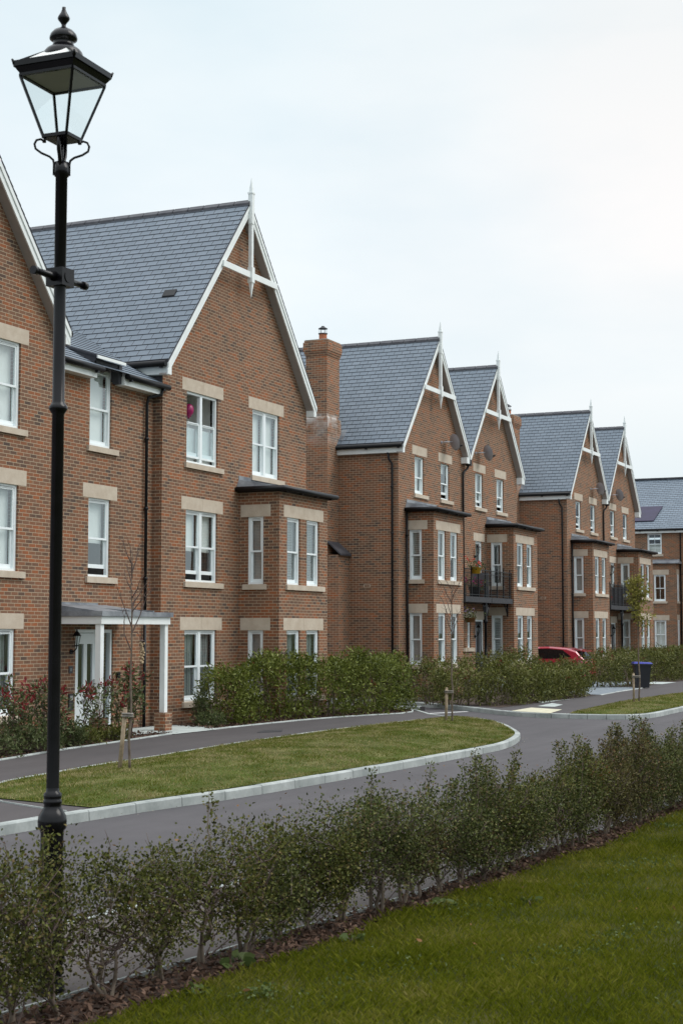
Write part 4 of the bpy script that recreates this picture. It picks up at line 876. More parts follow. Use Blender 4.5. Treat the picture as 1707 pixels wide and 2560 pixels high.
def clump_leaves(tips, per, sig, lg, wd, rng, up=.35, six=False, out=None):
    n = len(tips) * per; P = np.repeat(np.asarray(tips, float), per, 0); o = rng.normal(size=(n, 3)) * np.array(sig)
    D = unit(o) * .8 + rng.normal(size=(n, 3)) * .55 + np.array([0, 0, up])
    return leaf_quads(P + o, D, rng.uniform(.5, 1.45, n) * lg, rng.uniform(.7, 1.2, n) * wd, rng, six)
ORD = ['first', 'second', 'third', 'fourth', 'fifth', 'sixth', 'seventh', 'eighth', 'ninth', 'tenth', 'eleventh', 'twelfth', 'thirteenth', 'fourteenth', 'fifteenth', 'sixteenth', 'seventeenth', 'eighteenth', 'nineteenth', 'twentieth',
       'twenty-first', 'twenty-second', 'twenty-third', 'twenty-fourth', 'twenty-fifth', 'twenty-sixth', 'twenty-seventh', 'twenty-eighth', 'twenty-ninth', 'thirtieth', 'thirty-first', 'thirty-second', 'thirty-third', 'thirty-fourth', 'thirty-fifth', 'thirty-sixth', 'thirty-seventh', 'thirty-eighth', 'thirty-ninth', 'fortieth', 'forty-first', 'forty-second', 'forty-third', 'forty-fourth', 'forty-fifth']
def front_shrub(x, y, h, seed, label, shoots=0, m='rose', dens=1.0):
    rng = np.random.default_rng(seed); t = thing('hedge_shrub', label, 'shrub', (x, y, 0), 'small leaved shrubs of the hedge row beside the lawn')
    sb = MB(); st = stems(sb, (x, y, .01), h * .8, rng.integers(2, 4), rng, .2, .017); nt_ = int(50 * dens)
    zz = .17 + (h - .19) * rng.beta(1.4, 1.15, nt_); a = rng.uniform(0, 6.28, nt_); prof = np.clip(.16 + .28 * np.sin(np.clip((zz - .06) / h, 0, 1) * 2.5), .05, .42) * rng.uniform(.75, 1.25)
    r = prof * np.sqrt(rng.uniform(.05, 1, nt_)); tips = np.stack([x + r * np.cos(a) * 1.15, y + r * np.sin(a) * .60, zz], 1)
    roots = []
    for tp_ in tips:
        ln = st[rng.integers(0, len(st))]; q = min(range(len(ln)), key=lambda i: abs(ln[i].z - (tp_[2] - .16))); roots.append(ln[q])
    twig_tubes(sb, tips, roots, rng, .0055, 4, 1)
    ex = tips[rng.integers(0, nt_, 46)]; twig_tubes(sb, ex + rng.normal(size=(46, 3)) * np.array([.10, .08, .07]) + np.array([0, 0, .03]), [tuple(v) for v in ex], rng, .0032, 4, 1)
    lv = [clump_leaves(tips, int(100 * dens), (.072, .062, .062), .0215, .0155, rng, .3, True)]
    extra = []
    for k in range(shoots):
        a0 = rng.uniform(0, 6.28); b = Vector((x + math.cos(a0) * .2, y + math.sin(a0) * .12, h * .85)); e = b + Vector((rng.normal() * .05, rng.normal() * .04, rng.uniform(.24, .48))); sb.tube([b, b.lerp(e, .5) + Vector((rng.normal() * .02, 0, 0)), e], [.006, .004, .002], 4, 0, False)
        for q in np.linspace(.1, 1, 22): extra.append(tuple(b.lerp(e, q)))
    if extra: lv.append(clump_leaves(extra, 6, (.02, .02, .012), .026, .016, rng, .2, True))
    # bare twigs poking out on top
    for k in range(9):
        b = Vector(tips[rng.integers(0, len(tips))]); e = b + Vector((rng.normal() * .07, rng.normal() * .05, rng.uniform(.08, .22))); sb.tube([b, e], [.003, .0012], 4, 0, False)
    raw_mesh('foliage', np.concatenate(lv), 0, m, t); sb.build('stem', ['stem', 'twig'], t)
def yline(line, x):
    for i in range(len(line) - 1):
        if line[i][0] <= x <= line[i + 1][0]: f = (x - line[i][0]) / (line[i + 1][0] - line[i][0]); return line[i][1] * (1 - f) + line[i + 1][1] * f
    return line[-1][1]
xs = [6.75]
while xs[-1] < 22.3: xs.append(xs[-1] + (.45 if xs[-1] < 11 else .37) * random.uniform(.82, 1.18))
il = min(range(len(xs)), key=lambda i: abs(xs[i] - 7.78))
rs = random.Random(11)
for i, x in enumerate(xs):
    y = yline(edging, x) * .55 + yline(lawn_edge, x) * .45 + rs.uniform(-.05, .05); k = i - il
    f = (x - 7) / 12; h = .78 + rs.uniform(-.15, .10) - .01 * f + (.05 if x < 7.3 else 0) + .085 * math.sin(x * 2.9 + 1.0); sh = 0
    if 12.0 < x < 13.4 or 14.6 < x: sh = rs.choice([2, 3, 4, 5])
    elif rs.random() < .25: sh = 1
    if k == 0: lab = 'hedge shrub straight in front of the black lamp post, its leaves crossing the column'
    elif k < 0: lab = ('small leaved hedge shrub just left of the lamp post foot' if k == -1 else 'small leaved hedge shrub, %s to the left of the one before the lamp post' % ORD[-k - 1])
    else: lab = 'small leaved hedge shrub, %s to the right of the one before the lamp post' % ORD[k - 1]
    front_shrub(x, y, h, 100 + i, lab, sh, rs.choice(['rose', 'rose', 'rose', 'rose_b', 'rose_b', 'rose_c']), (.5 if abs(x - 7.8) < .5 else 1.0 if x < 7.2 else rs.uniform(.78, 1.15) if x < 11.5 else rs.uniform(.75, 1.08)))
def hedge(name_label, path, h, half, seed, m='laurel', tops=None, dens=1.0, lg=.095, wd=.04, lo=.04, red=0, group=None, see=0.25):
    rng = np.random.default_rng(seed); P = [Vector((*p, 0)) for p in path]; cum = [0]
    for i in range(len(P) - 1): cum.append(cum[-1] + (P[i + 1] - P[i]).length)
    Ln = cum[-1]; t = thing('hedge', name_label, 'hedge', (P[0].x, P[0].y, 0), group); n = int(Ln * (2 * h + 2 * half) * 14.5 * dens)
    s = rng.uniform(0, Ln, n); px = np.interp(s, cum, [p.x for p in P]); py = np.interp(s, cum, [p.y for p in P])
    gx = np.interp(np.clip(s + .2, 0, Ln), cum, [p.x for p in P]) - np.interp(np.clip(s - .2, 0, Ln), cum, [p.x for p in P]); gy = np.interp(np.clip(s + .2, 0, Ln), cum, [p.y for p in P]) - np.interp(np.clip(s - .2, 0, Ln), cum, [p.y for p in P])
    ln = np.hypot(gx, gy) + 1e-9; nx, ny = gy / ln, -gx / ln
    hh = h * (1 + .075 * np.sin(s * 1.9 + seed) + .06 * np.sin(s * 4.7 + 1.7 * seed) + .045 * np.sin(s * 9.0)) * (np.interp(s, np.linspace(0, Ln, len(tops)), tops) if tops else 1)
    endf = np.clip(np.minimum(s, Ln - s) / .35, .45, 1)
    u = rng.uniform(0, 1, n); side = np.where(rng.uniform(size=n) < .66, 1, -1)
    onside = rng.uniform(size=n) < .62; inner = rng.uniform(size=n) < see
    w = half * (1 + .20 * np.sin(s * 3.3 + seed * 2) + .12 * np.sin(s * 7.1)) * endf
    z = np.where(onside, lo + (hh - lo) * u, hh - rng.uniform(0, .2, n)); off = np.where(onside, side * w * np.sqrt(np.clip(1 - .75 * np.clip(u - .45, 0, 1) ** 2 * 2.2, .1, 1)), rng.uniform(-1, 1, n) * w * .95); off = np.where(inner, off * rng.uniform(0, .85, n), off); z = np.where(inner, lo + (hh - lo) * rng.uniform(0, .97, n), z)
    tips = np.stack([px + nx * off, py + ny * off, z], 1)
    lv = clump_leaves(tips, 34, (.085, .085, .085), lg, wd, rng, .28)
    keep = lv[:, 0, 2] > .01; raw_mesh('foliage', lv[keep], 0, m, t)
    sb = MB(); k = int(Ln / .3)
    for i in range(k):
        f = (i + .5) * Ln / k + rng.uniform(-.06, .06); bx, by = np.interp(f, cum, [p.x for p in P]), np.interp(f, cum, [p.y for p in P]); stems(sb, (bx, by, .01), h * .9, 2, rng, half * .8, .02, 5)
    sb.build('stem', 'stem', t)
    if red:
        rt2 = tips[(z > h * .5) & (rng.uniform(size=n) < red)]
        if len(rt2): raw_mesh('young_leaves', clump_leaves(rt2 + np.array([0, 0, .03]), 9, (.04, .04, .04), lg, wd, rng, .6), 0, 'redleaf', t)
    return t
hedge('long clipped laurel hedge in front of the bay window beside the pavement', [(31.9, 17.6), (33.2, 17.45), (35.2, 17.02), (37.2, 16.55), (38.8, 16.2), (40.1, 16.4), (41.2, 17.6), (41.6, 19.4)], 1.37, .40, 3, 'laurel', [.88, 1.0, 1.06, 1.02, 1.0, .98, .95, .9], 1.3, red=.012)
hedge('thin see-through hedge under the bay windows of the house with the chimney', [(45.2, 18.2), (47.0, 17.6), (49.0, 17.5), (51.5, 17.4)], 1.2, .34, 5, 'laurel_b', None, .62, see=.15)
hedge('mixed reddish hedge at the corner beside the buff tactile paving', [(44.2, 17.1), (43.7, 15.6), (44.1, 14.75), (46.5, 14.62), (49.5, 14.55), (52.5, 14.6)], 1.07, .40, 8, 'laurel_b', [.95, .95, .98, .95, .85, .76, .74, .76], 1.2, red=.05)
hedge('taller ragged hedge in front of the black door with a handrail', [(52.0, 17.5), (55, 17.3), (58, 17.0), (61, 16.9)], 1.2, .4, 9, 'laurel_b', [1.1, 1.2, .78, .66, .66], .85, red=.06)
hedge('low dark hedge behind the blue-grey driveway, left of the wheelie bin', [(58.2, 16.9), (60.0, 16.4), (61.2, 15.4)], 1.02, .4, 12, 'laurel_b', None, .9, red=.03)
hedge('dark hedge running away to the right of the wheelie bin', [(61.3, 15.15), (63, 15.35), (64.6, 15.45)], 1.12, .45, 13, 'laurel_b', None, .9, red=.02); hedge('far dark hedge at the right edge of the photo, before the end house', [(67.9, 15.9), (71, 15.7), (75, 15.6), (80, 15.6)], 1.25, .6, 14, 'laurel_b', [.9, 1.0, 1.1, 1.05], .8, red=.02)
hedge('high reddish hedge under the farthest bay windows, behind the bin', [(66.0, 17.6), (70, 17.5), (76, 17.4), (82, 17.3)], 1.25, .5, 16, 'laurel_b', None, .7, red=.09)
# sparse red-tipped shrubs before the porch and left gable
def photinia(x, y, h, seed, label, n=5, sparse=1.0, red=.25):
    rng = np.random.default_rng(seed); t = thing('red_tipped_shrub', label, 'shrub', (x, y, 0), 'sparse red tipped shrubs in the bed before the porch'); sb = MB(); st = stems(sb, (x, y, .01), h, n, rng, .34, .011, 7); tips = []; reds = []
    for ln in st:
        for q in np.linspace(.35, 1, 7):
            f = q * (len(ln) - 1); i = min(int(f), len(ln) - 2); p = ln[i].lerp(ln[i + 1], f - i); 
            for _ in range(2):
                e = p + Vector((rng.normal() * .09, rng.normal() * .09, abs(rng.normal()) * .05)); sb.tube([p, e], [.004, .002], 4, 0, False)
                if rng.random() < .7 * sparse: tips.append(tuple(e))
        reds.append(tuple(ln[-1] + Vector((0, 0, .03))))
        if tips and rng.random() < red * 2: reds.append(tips[-min(int(rng.integers(1, 6)), len(tips))])
    raw_mesh('foliage', clump_leaves(tips, 9, (.05, .05, .045), .085, .034, rng, .35, True), 0, 'photinia', t); sb.build('stem', 'twig', t)
    raw_mesh('young_leaves', clump_leaves(reds, 9, (.024, .024, .035), .095, .033, rng, .9, True), 0, 'redleaf', t)
for i, (x, y, h, n, sp, lab) in enumerate([
    (22.2, 16.75, 1.15, 5, .9, 'leafy red tipped shrub at the left edge of the photo, before the ground floor window'), (22.95, 16.55, 1.05, 5, .8, 'dense low red tipped shrub next right of the leftmost one, before the white window'),
    (23.6, 16.9, 1.25, 6, .8, 'red tipped shrub with tall bare stems, right of the ground floor window'), (24.2, 16.75, 1.2, 6, .9, 'red tipped shrub just left of the lamp column, against bare brick'),
    (24.9, 16.95, .7, 5, .8, 'short red tipped shrub just right of the lamp column'), (25.75, 17.0, 1.1, 4, .65, 'thin tall red tipped shrub in front of the white door'), (26.45, 17.1, 1.1, 4, .8, 'red tipped shrub in front of the left porch post'),
    (27.1, 16.95, 1.15, 5, .9, 'red tipped shrub behind the bare young tree, between the porch posts'), (27.75, 17.1, 1.45, 7, 1, 'tallest red tipped shrub, in front of the right porch post')]):
    photinia(x, y, h, 300 + i, lab, n, sp)
def low_plant(x, y, h, r, seed, label, m='photinia', name='low_shrub', group='low filler plants in the bed before the porch'):
    rng = np.random.default_rng(seed); t = thing(name, label, 'shrub', (x, y, 0), group); n = 55
    a = rng.uniform(0, 6.28, n); q = np.sqrt(rng.uniform(0, 1, n)); tips = np.stack([x + r * q * np.cos(a), y + r * q * np.sin(a), h * (1 - .55 * q * q) * rng.uniform(.2, 1, n)], 1)
    raw_mesh('foliage', clump_leaves(tips, 16, (.05, .05, .045), .075, .022, rng, .5, True), 0, m, t); sb = MB(); twig_tubes(sb, tips, [(x, y, 0)] * n, rng, .006); sb.build('stem', 'twig', t)
for i, (x, y, h, r, lab) in enumerate([(22.4, 16.4, .55, .4, 'low olive filler plant at the left edge of the photo, below the red tips'), (23.3, 16.45, .5, .4, 'low olive filler plant below the bare stemmed shrub left of the lamp'), (24.0, 16.6, .45, .35, 'low olive filler plant just left of the lamp column foot of the bed'), (24.9, 16.7, .5, .3, 'low grassy filler plant just right of the lamp column'), (25.6, 16.75, .30, .26, 'low dark filler plant at the foot of the white door'), (26.6, 16.85, .35, .3, 'low purple brown filler plant before the left porch pier'), (31.75, 17.75, .95, .16, 'single upright sapling against the brick between porch and hedge'), (31.5, 17.35, .35, .3, 'low sprawling filler plant at the left end of the laurel hedge')]):
    low_plant(x, y, h, r, 400 + i, lab, 'laurel_b' if i in (4, 5) else 'photinia')
def broad_weed(x, y, s, seed, label):
    rng = np.random.default_rng(seed); t = thing('broad_leaved_weed', label, 'weed', (x, y, 0), 'broad leaved weeds at the lawn edge'); n = 9; a = np.arange(n) * 2.4 + rng.uniform(0, 1); e = rng.uniform(.25, .9, n)
    D = np.stack([np.cos(a) * np.cos(e), np.sin(a) * np.cos(e), np.sin(e)], 1); P = np.array([x, y, .02]) + D * s * .35
    raw_mesh('leaf', leaf_quads(P, D * np.array([1, 1, .3]), s * rng.uniform(.5, .9, n), s * .55, rng, True, .1), 0, 'weed', t)
    sb = MB(); twig_tubes(sb, P + D * s * .1, [(x, y, 0)] * n, rng, .006); sb.build('stem', 'stem', t)
broad_weed(9.0, 4.75, .14, 1, 'large round leaved weed by the bark at the lower left of the hedge'); broad_weed(11.6, 4.33, .12, 2, 'bushy green weed at the lawn edge under the middle of the hedge'); broad_weed(10.05, 4.42, .10, 3, 'low grey-green weed on the lawn edge by the bare bark strip'); broad_weed(8.25, 4.62, .09, 5, 'small grey-green weed nearest the camera at the bark edge'); broad_weed(12.0, 3.75, .09, 4, 'pale leaved weed alone in the open lawn')
# young trees and their stakes
def young_tree(label, x, y, h, fork, seed, n_br, leafy=False, r0=.021):
    rng = np.random.default_rng(seed); t = thing('young_tree', label, 'tree', (x, y, 0)); tr = MB(); pts = [Vector((x, y, -.03))]; k = 12
    for i in range(1, k + 1): pts.append(Vector((x + rng.normal() * .010, y + rng.normal() * .010, h * .9 * i / k)))
    tr.tube(pts, [r0 * (1 - .8 * (i / k) ** 1.2) for i in range(k + 1)], 8); tr.build('trunk', 'stem', t); br = MB(); tips = []
    for i in range(n_br):
        z = fork + (h * .86 - fork) * (i / n_br) ** .9; a = rng.uniform(0, 6.28); l = rng.uniform(.5, 1.0) * (.85 if not leafy else .8) * (1.15 - .7 * (z - fork) / (h - fork + .01)); b = Vector((x, y, z)); el = rng.uniform(.75, 1.25)
        d = Vector((math.cos(a) * math.cos(el), math.sin(a) * math.cos(el), math.sin(el))); p1 = b + d * l * .4; p2 = p1 + (d + Vector((rng.normal() * .25, rng.normal() * .25, .35))).normalized() * l * .35; p3 = p2 + (d + Vector((rng.normal() * .3, rng.normal() * .3, .45))).normalized() * l * .3
        br.tube([b, p1, p2, p3], [.011, .007, .004, .0015], 5, 0, False); tips += [p1, p1.lerp(p2, .5), p2, p2.lerp(p3, .5), p3]
        for q in range(4):
            s = (p1, p1.lerp(p2, .5), p2, p2.lerp(p3, .4))[q]; e = s + (d + Vector(rng.normal(size=3) * .6)).normalized() * l * rng.uniform(.15, .35); br.tube([s, s.lerp(e, .5) + Vector(rng.normal(size=3) * .012), e], [.0045, .003, .0012], 4, 0, False); tips += [s.lerp(e, .5), e]
    br.build('branch', 'twig', t)
    if leafy: raw_mesh('crown', clump_leaves(np.array([tuple(p) for p in tips]), 5, (.07, .07, .085), .078, .046, rng, -.15, True), 0, 'birch', t)
    else:
        c = np.array([tuple(tips[i]) for i in rng.integers(0, len(tips), 14)]); raw_mesh('bud', clump_leaves(c, 2, (.01, .01, .01), .03, .012, rng, .3), 0, 'dry', t)
    return t
def stake(label, x, y, h, lean, tx, ty):
    t = thing('tree_stake', label, 'tree stake', (x, y, 0), 'wooden stakes holding the young trees'); m = MB(); b, e = Vector((x, y, -.05)), Vector((x + lean[0], y + lean[1], h)); m.tube([b, e], .032, 10); m.tube([e, e + (e - b).normalized() * .02], [.032, .02], 10); m.build('post', 'wood', t)
    m = MB(); c = b.lerp(e, .93); q = Vector((tx, ty, c.z)); mid = (c + q) / 2; dr = (q - c); s = Vector((-dr.y, dr.x, 0)).normalized() * .05
    for dz in (-.035, .0): m.tube([c - dr.normalized() * .05 + Vector((0, 0, dz)), c + s + Vector((0, 0, dz)), mid + s * .3 + Vector((0, 0, dz)), q - s * .8 + Vector((0, 0, dz)), q + dr.normalized() * .05 + Vector((0, 0, dz)), q + s * .8 + Vector((0, 0, dz)), mid - s * .3 + Vector((0, 0, dz)), c - s + Vector((0, 0, dz)), c - dr.normalized() * .05 + Vector((0, 0, dz))], .016, 6)
    m.build('tie', 'tie', t)
young_tree('bare young tree with a staked trunk on the verge before the white porch', 20.09, 12.40, 3.75, 1.85, 21, 13)
stake('leaning wooden stake beside the bare tree before the porch', 20.13, 12.62, 1.0, (.0, -.10), 20.09, 12.40)
young_tree('bare young tree on the rounded verge end before the chimney house', 33.88, 12.42, 3.75, 2.0, 22, 11, r0=.024)
stake('upright wooden stake beside the bare tree on the rounded verge end', 33.97, 12.60, .86, (0, -.02), 33.88, 12.42)
young_tree('young tree with thin yellow-green leaves at the right of the photo', 46.06, 11.04, 4.15, 2.05, 23, 20, True, .028)
stake('wooden stake beside the yellow leaved young tree', 46.15, 11.22, .92, (0, 0), 46.06, 11.04)
fdr = thing('bird_feeder', 'net bag of monkey nuts hanging in the bare tree before the porch', 'bird feeder', (20.17, 12.28, 1.7)); m = MB(); rq = random.Random(4)
for i in range(26):
    z = 1.68 + .32 * i / 26; m.lathe([(0, z - .018), (.014, z - .012), (.019, z), (.014, z + .012), (0, z + .018)], (20.175 + rq.uniform(-.03, .03), 12.275 + rq.uniform(-.03, .03)), 7)
m.build('nut_filling', 'nut', fdr); m = MB(); m.tube([(20.09, 12.40, 2.12), (20.13, 12.33, 2.13), (20.175, 12.275, 2.02)], .006, 5); m.tube([(20.175, 12.275, 2.02), (20.175, 12.275, 2.0)], [.01, .05], 8); m.build('hanger', 'twig', fdr)

# ------------------------------------------------------------------ things
BX, BY = 60.3, 14.32; bn = thing('wheelie_bin', 'black wheelie bin with a blue lid on the pavement beside the driveway', 'bin', (BX, BY, 0)); m = MB()
bd = Vector((.40, -.92, 0)).normalized(); bs = Vector((-bd.y, bd.x, 0)); Q = lambda a, b, z: Vector((BX, BY, 0)) + bs * a + bd * b + Vector((0, 0, z))
lo_ = [Q(-.22, -.22, .05), Q(.22, -.22, .05), Q(.22, .22, .02), Q(-.22, .22, .02)]; hi_ = [Q(-.28, -.34, .92), Q(.28, -.34, .92), Q(.28, .30, .92), Q(-.28, .30, .92)]
for i in range(4): j = (i + 1) % 4; m.poly([lo_[i], lo_[j], hi_[j], hi_[i]])
m.poly(lo_[::-1]); m.beam(Q(-.3, .32, .90), Q(.3, .32, .90), .06, .05); m.beam(Q(-.31, -.36, .90), Q(-.31, .33, .90), .05, .05); m.beam(Q(.31, -.36, .90), Q(.31, .33, .90), .05, .05); m.build('body', 'binblack', bn)
m = MB(); a = [Q(-.31, -.37, .94), Q(.31, -.37, .94), Q(.31, .36, .93), Q(-.31, .36, .93)]; b = [Q(-.26, -.33, 1.01), Q(.26, -.33, 1.01), Q(.26, .3, .985), Q(-.26, .3, .985)]
for i in range(4): j = (i + 1) % 4; m.poly([a[i], a[j], b[j], b[i]])
m.poly(b); m.poly(a[::-1]); m.build('lid', 'blue', bn)
m = MB(); m.tube([Q(-.3, -.42, .9), Q(.3, -.42, .9)], .018, 8); m.beam(Q(-.22, -.34, .9), Q(-.22, -.43, .9), .03, .03); m.beam(Q(.22, -.34, .9), Q(.22, -.43, .9), .03, .03); m.build('handle', 'binblack', bn)
for s in (-1, 1): m = MB(); m.tube([Q(s * .24, -.25, .1), Q(s * .30, -.25, .1)], .1, 14); m.build('wheel', 'rubber', bn)
m = MB(); sl = lambda u, z: Q(u, .22 + (.08) * (z - .02) / .9 + .006, z)
for z0, z1, u0, u1 in ((.60, .645, -.075, .09), (.655, .675, -.07, -.02), (.655, .675, .05, .085), (.665, .68, -.03, .03)): m.poly([sl(u0, z0), sl(u1, z0), sl(u1, z1), sl(u0, z1)][::-1]); m.poly([sl(u0, z0), sl(u1, z0), sl(u1, z1), sl(u0, z1)])
m.build('sticker', 'whiteline', bn)
# red car, tail to the street
CX0, CX1, CYB, CL = 63.55, 65.33, 17.45, 4.35; cr = thing('parked_car', 'red hatchback parked tail outward in the drive between the houses', 'car', ((CX0 + CX1) / 2, CYB + 2, 0)); cxm, hw = (CX0 + CX1) / 2, (CX1 - CX0) / 2
low = [(0.0, .42, .80), (.06, .34, .98), (.35, .24, 1.04), (.9, .22, 1.05), (2.0, .2, 1.01), (3.0, .2, .97), (3.7, .24, .90), (4.2, .32, .74), (4.35, .42, .58)]
m = MB(); rings = []
for yy, zb, zt in low:
    w_ = hw * (1 - .09 * (abs(yy - 2.1) / 2.2) ** 3); rings.append([(cxm - w_ * .96, CYB + yy, zb), (cxm - w_, CYB + yy, (zb + zt) / 2), (cxm - w_ * .985, CYB + yy, zt - .12), (cxm - w_ * .93, CYB + yy, zt), (cxm + w_ * .93, CYB + yy, zt), (cxm + w_ * .985, CYB + yy, zt - .12), (cxm + w_, CYB + yy, (zb + zt) / 2), (cxm + w_ * .96, CYB + yy, zb)])
for i in range(len(rings) - 1):
    for k_ in range(7): m.poly([rings[i][k_], rings[i][k_ + 1], rings[i + 1][k_ + 1], rings[i + 1][k_]][::-1], 0, None, True)
m.poly(rings[0]); m.poly(rings[-1][::-1])
cab = [(.10, 1.0, 1.02, .92), (.45, 1.0, 1.36, .84), (.85, 1.0, 1.485, .80), (1.6, 1.0, 1.545, .79), (2.4, .99, 1.52, .79), (2.75, .98, 1.42, .80), (3.35, .95, 1.0, .86)]; rg = []
for yy, zb, zt, wf in cab: rg.append([(cxm - hw * .93, CYB + yy, zb), (cxm - hw * wf, CYB + yy, zt - .06), (cxm - hw * (wf - .1), CYB + yy, zt), (cxm + hw * (wf - .1), CYB + yy, zt), (cxm + hw * wf, CYB + yy, zt - .06), (cxm + hw * .93, CYB + yy, zb)])
for i in range(len(rg) - 1):
    for k_ in range(5): m.poly([rg[i][k_], rg[i][k_ + 1], rg[i + 1][k_ + 1], rg[i + 1][k_]][::-1], 0, None, True)
m.poly(rg[0])
m.build('body', 'car', cr)
m = MB(); m.prism([(cxm - .62, CYB + .12, 1.37), (cxm + .62, CYB + .12, 1.37), (cxm + .60, CYB + .55, 1.45), (cxm - .60, CYB + .55, 1.45)], (0, 0, -.035)); m.build('spoiler', 'car', cr)
m = MB(); m.poly([(cxm - .70, CYB + .085, 1.04), (cxm + .70, CYB + .085, 1.04), (cxm + .58, CYB + .40, 1.335), (cxm - .58, CYB + .40, 1.335)]); m.build('rear_window', 'carglass', cr)
for s in (-1, 1):
    m = MB(); sx = lambda z: cxm + s * (hw * .93 + (hw * .80 - hw * .93) * (z - 1.0) / .48 + .012); pts = [(.62, 1.13), (1.15, 1.05), (3.1, 1.03), (2.72, 1.36), (2.4, 1.445), (1.6, 1.455), (1.0, 1.40)]
    q = [(sx(z), CYB + yy, z) for yy, z in pts]; m.poly(q if s > 0 else q[::-1]); m.build('side_window', 'carglass', cr)
    m = MB(); m.box(cxm + s * .58 - .12, cxm + s * .58 + .12, CYB - .012, CYB + .06, .74, .92); m.build('tail_light', 'redlens' if 'redlens' in M else 'petal', cr)
    for yy in (.78, 3.45):
        m = MB(); m.tube([(cxm + s * (hw - .2), CYB + yy, .31), (cxm + s * (hw + .005), CYB + yy, .31)], .315, 22); wh = m.build('wheel', 'rubber', cr); m = MB(); m.tube([(cxm + s * (hw - .02), CYB + yy, .31), (cxm + s * (hw + .012), CYB + yy, .31)], .2, 16); m.build('rim', 'metal', wh)
m = MB(); m.tube([(cxm - .3, CYB + .05, 1.08), (cxm + .25, CYB + .1, 1.14)], .012, 5); m.build('wiper', 'rubber', cr)
# satellite dishes
def dish(x, label):
    t = thing('satellite_dish', label, 'satellite dish', (x, Y3, 8.85), 'grey satellite dishes under the gables'); m = MB(); m.tube([(x, Y3, 8.85), (x, Y3 - .03, 8.85)], .05, 10); m.tube([(x, Y3 - .02, 8.85), (x + .12, Y3 - .22, 8.87), (x + .30, Y3 - .30, 8.88)], .02, 8); m.build('bracket', 'dish', t)
    n = Vector((.80, -.55, .24)).normalized(); u = n.cross(Vector((0, 0, 1))).normalized(); v = u.cross(n); c = Vector((x + .36, Y3 - .34, 8.87)); m = MB(); b = MB(); K = 24
    for i in range(4):
        r0, r1 = .28 * i / 4, .28 * (i + 1) / 4
        for k in range(K):
            q = []
            for r, a in ((r0, k), (r1, k), (r1, k + 1), (r0, k + 1)): th = 6.2832 * a / K; q.append(c + u * r * math.cos(th) + v * r * 1.08 * math.sin(th) + n * (r * r * .7))
            m.poly(q if i else [q[0], q[1], q[2]], 0, None, True); m.poly([p - n * .012 for p in (q if i else q[:3])][::-1], 0, None, True)
    m.build('reflector', 'dish', t); e = c + n * .30 - v * .16; m = MB(); m.tube([c - v * .28, e - v * .02], .012, 6); m.tube([e - n * .04, e + n * .05], .03, 8); m.build('receiver_arm', 'black', t)
dish(52.0, 'grey satellite dish on the gable of the house with the chimney'); dish(55.65, 'grey satellite dish on the gable left of the red car'); dish(71.95, 'grey satellite dish on the gable right behind the red car'); dish(75.6, 'grey satellite dish on the farthest gable')
# balcony things, handrails, climbers
def pot_flowers(name, label, x, y, z, r, h, pot, leafn, petal, seed, cat='plant'):
    rng = np.random.default_rng(seed); t = thing(name, label, cat, (x, y, z)); m = MB(); m.lathe([(0, z), (r * .75, z), (r, z + h), (r * 1.08, z + h), (r * .9, z + h - .01), (0, z + h - .02)], (x, y), 14); m.build('pot', pot, t)
    tips = np.array([x, y, z + h + .08]) + rng.normal(size=(leafn, 3)) * np.array([r, r, .09]); raw_mesh('foliage', clump_leaves(tips, 12, (.05, .05, .05), .07, .04, rng, .3), 0, 'photinia', t)
    tp2 = np.array([x, y, z + h + .18]) + rng.normal(size=(leafn // 2, 3)) * np.array([r * 1.2, r, .07]); raw_mesh('blossoms', clump_leaves(tp2, 9, (.03, .03, .03), .06, .05, rng, .3), 0, petal, t)
pot_flowers('flower_basket', 'yellow basket of red flowers hung on the balcony railing', 52.55, 18.34, 4.2, .2, .22, 'yellow', 14, 'petal', 1); pot_flowers('potted_plant', 'dark potted plant with a magenta flower behind the balcony railing', 53.7, 18.8, 3.39, .22, .38, 'binblack', 24, 'pink', 2)
pot_flowers('hanging_basket', 'hanging basket of faded lilac flowers beside the bay under the balcony', 51.95, 18.36, 2.48, .2, .16, 'dry', 12, 'lilac', 3); pot_flowers('potted_plant', 'terracotta pot with small flowers on the balcony floor by the post', 54.2, 18.75, 3.39, .15, .26, 'terracotta', 8, 'petal', 5)
pot_flowers('flower_pot', 'orange flower in a pale pot on the farther balcony', 72.5, 18.75, 3.39, .14, .22, 'slab', 6, 'petal', 6)
m = MB(); tc_ = thing('balcony_chair', 'dark slatted chair behind the balcony railing under the flower basket', 'chair', (52.6, 18.9, 3.39))
m.box(52.35, 52.85, 18.65, 19.1, 3.80, 3.84); m.build('seat', 'stem', tc_); m = MB()
for z in (3.95, 4.07, 4.19): m.box(52.35, 52.85, 19.1, 19.13, z, z + .07)
m.build('backrest', 'stem', tc_)
for x in (52.37, 52.83):
    for y in (18.67, 19.11): m = MB(); m.box(x - .02, x + .02, y - .02, y + .02, 3.392, 4.25 if y > 19 else 3.80); m.build('leg', 'stem', tc_)
rng = np.random.default_rng(77); cl = thing('climbing_plant', 'dried brown climber up the right corner of the bay by the hanging basket', 'climber', (51.66, 18.6, 0)); m = MB(); tp_ = []
for k in range(5):
    line = [Vector((51.64 + .02 * (k % 2), 18.5 + .12 * k + .05 * math.sin(z * 3 + k), z)) for z in np.linspace(-.02, 2.6, 14)]; m.tube(line, .012, 5, 0, False); tp_ += [tuple(p) for p in line]
m.build('stem', 'dry', cl); raw_mesh('foliage', clump_leaves(np.array(tp_), 8, (.03, .05, .09), .06, .03, rng, .1), 0, 'dry', cl)
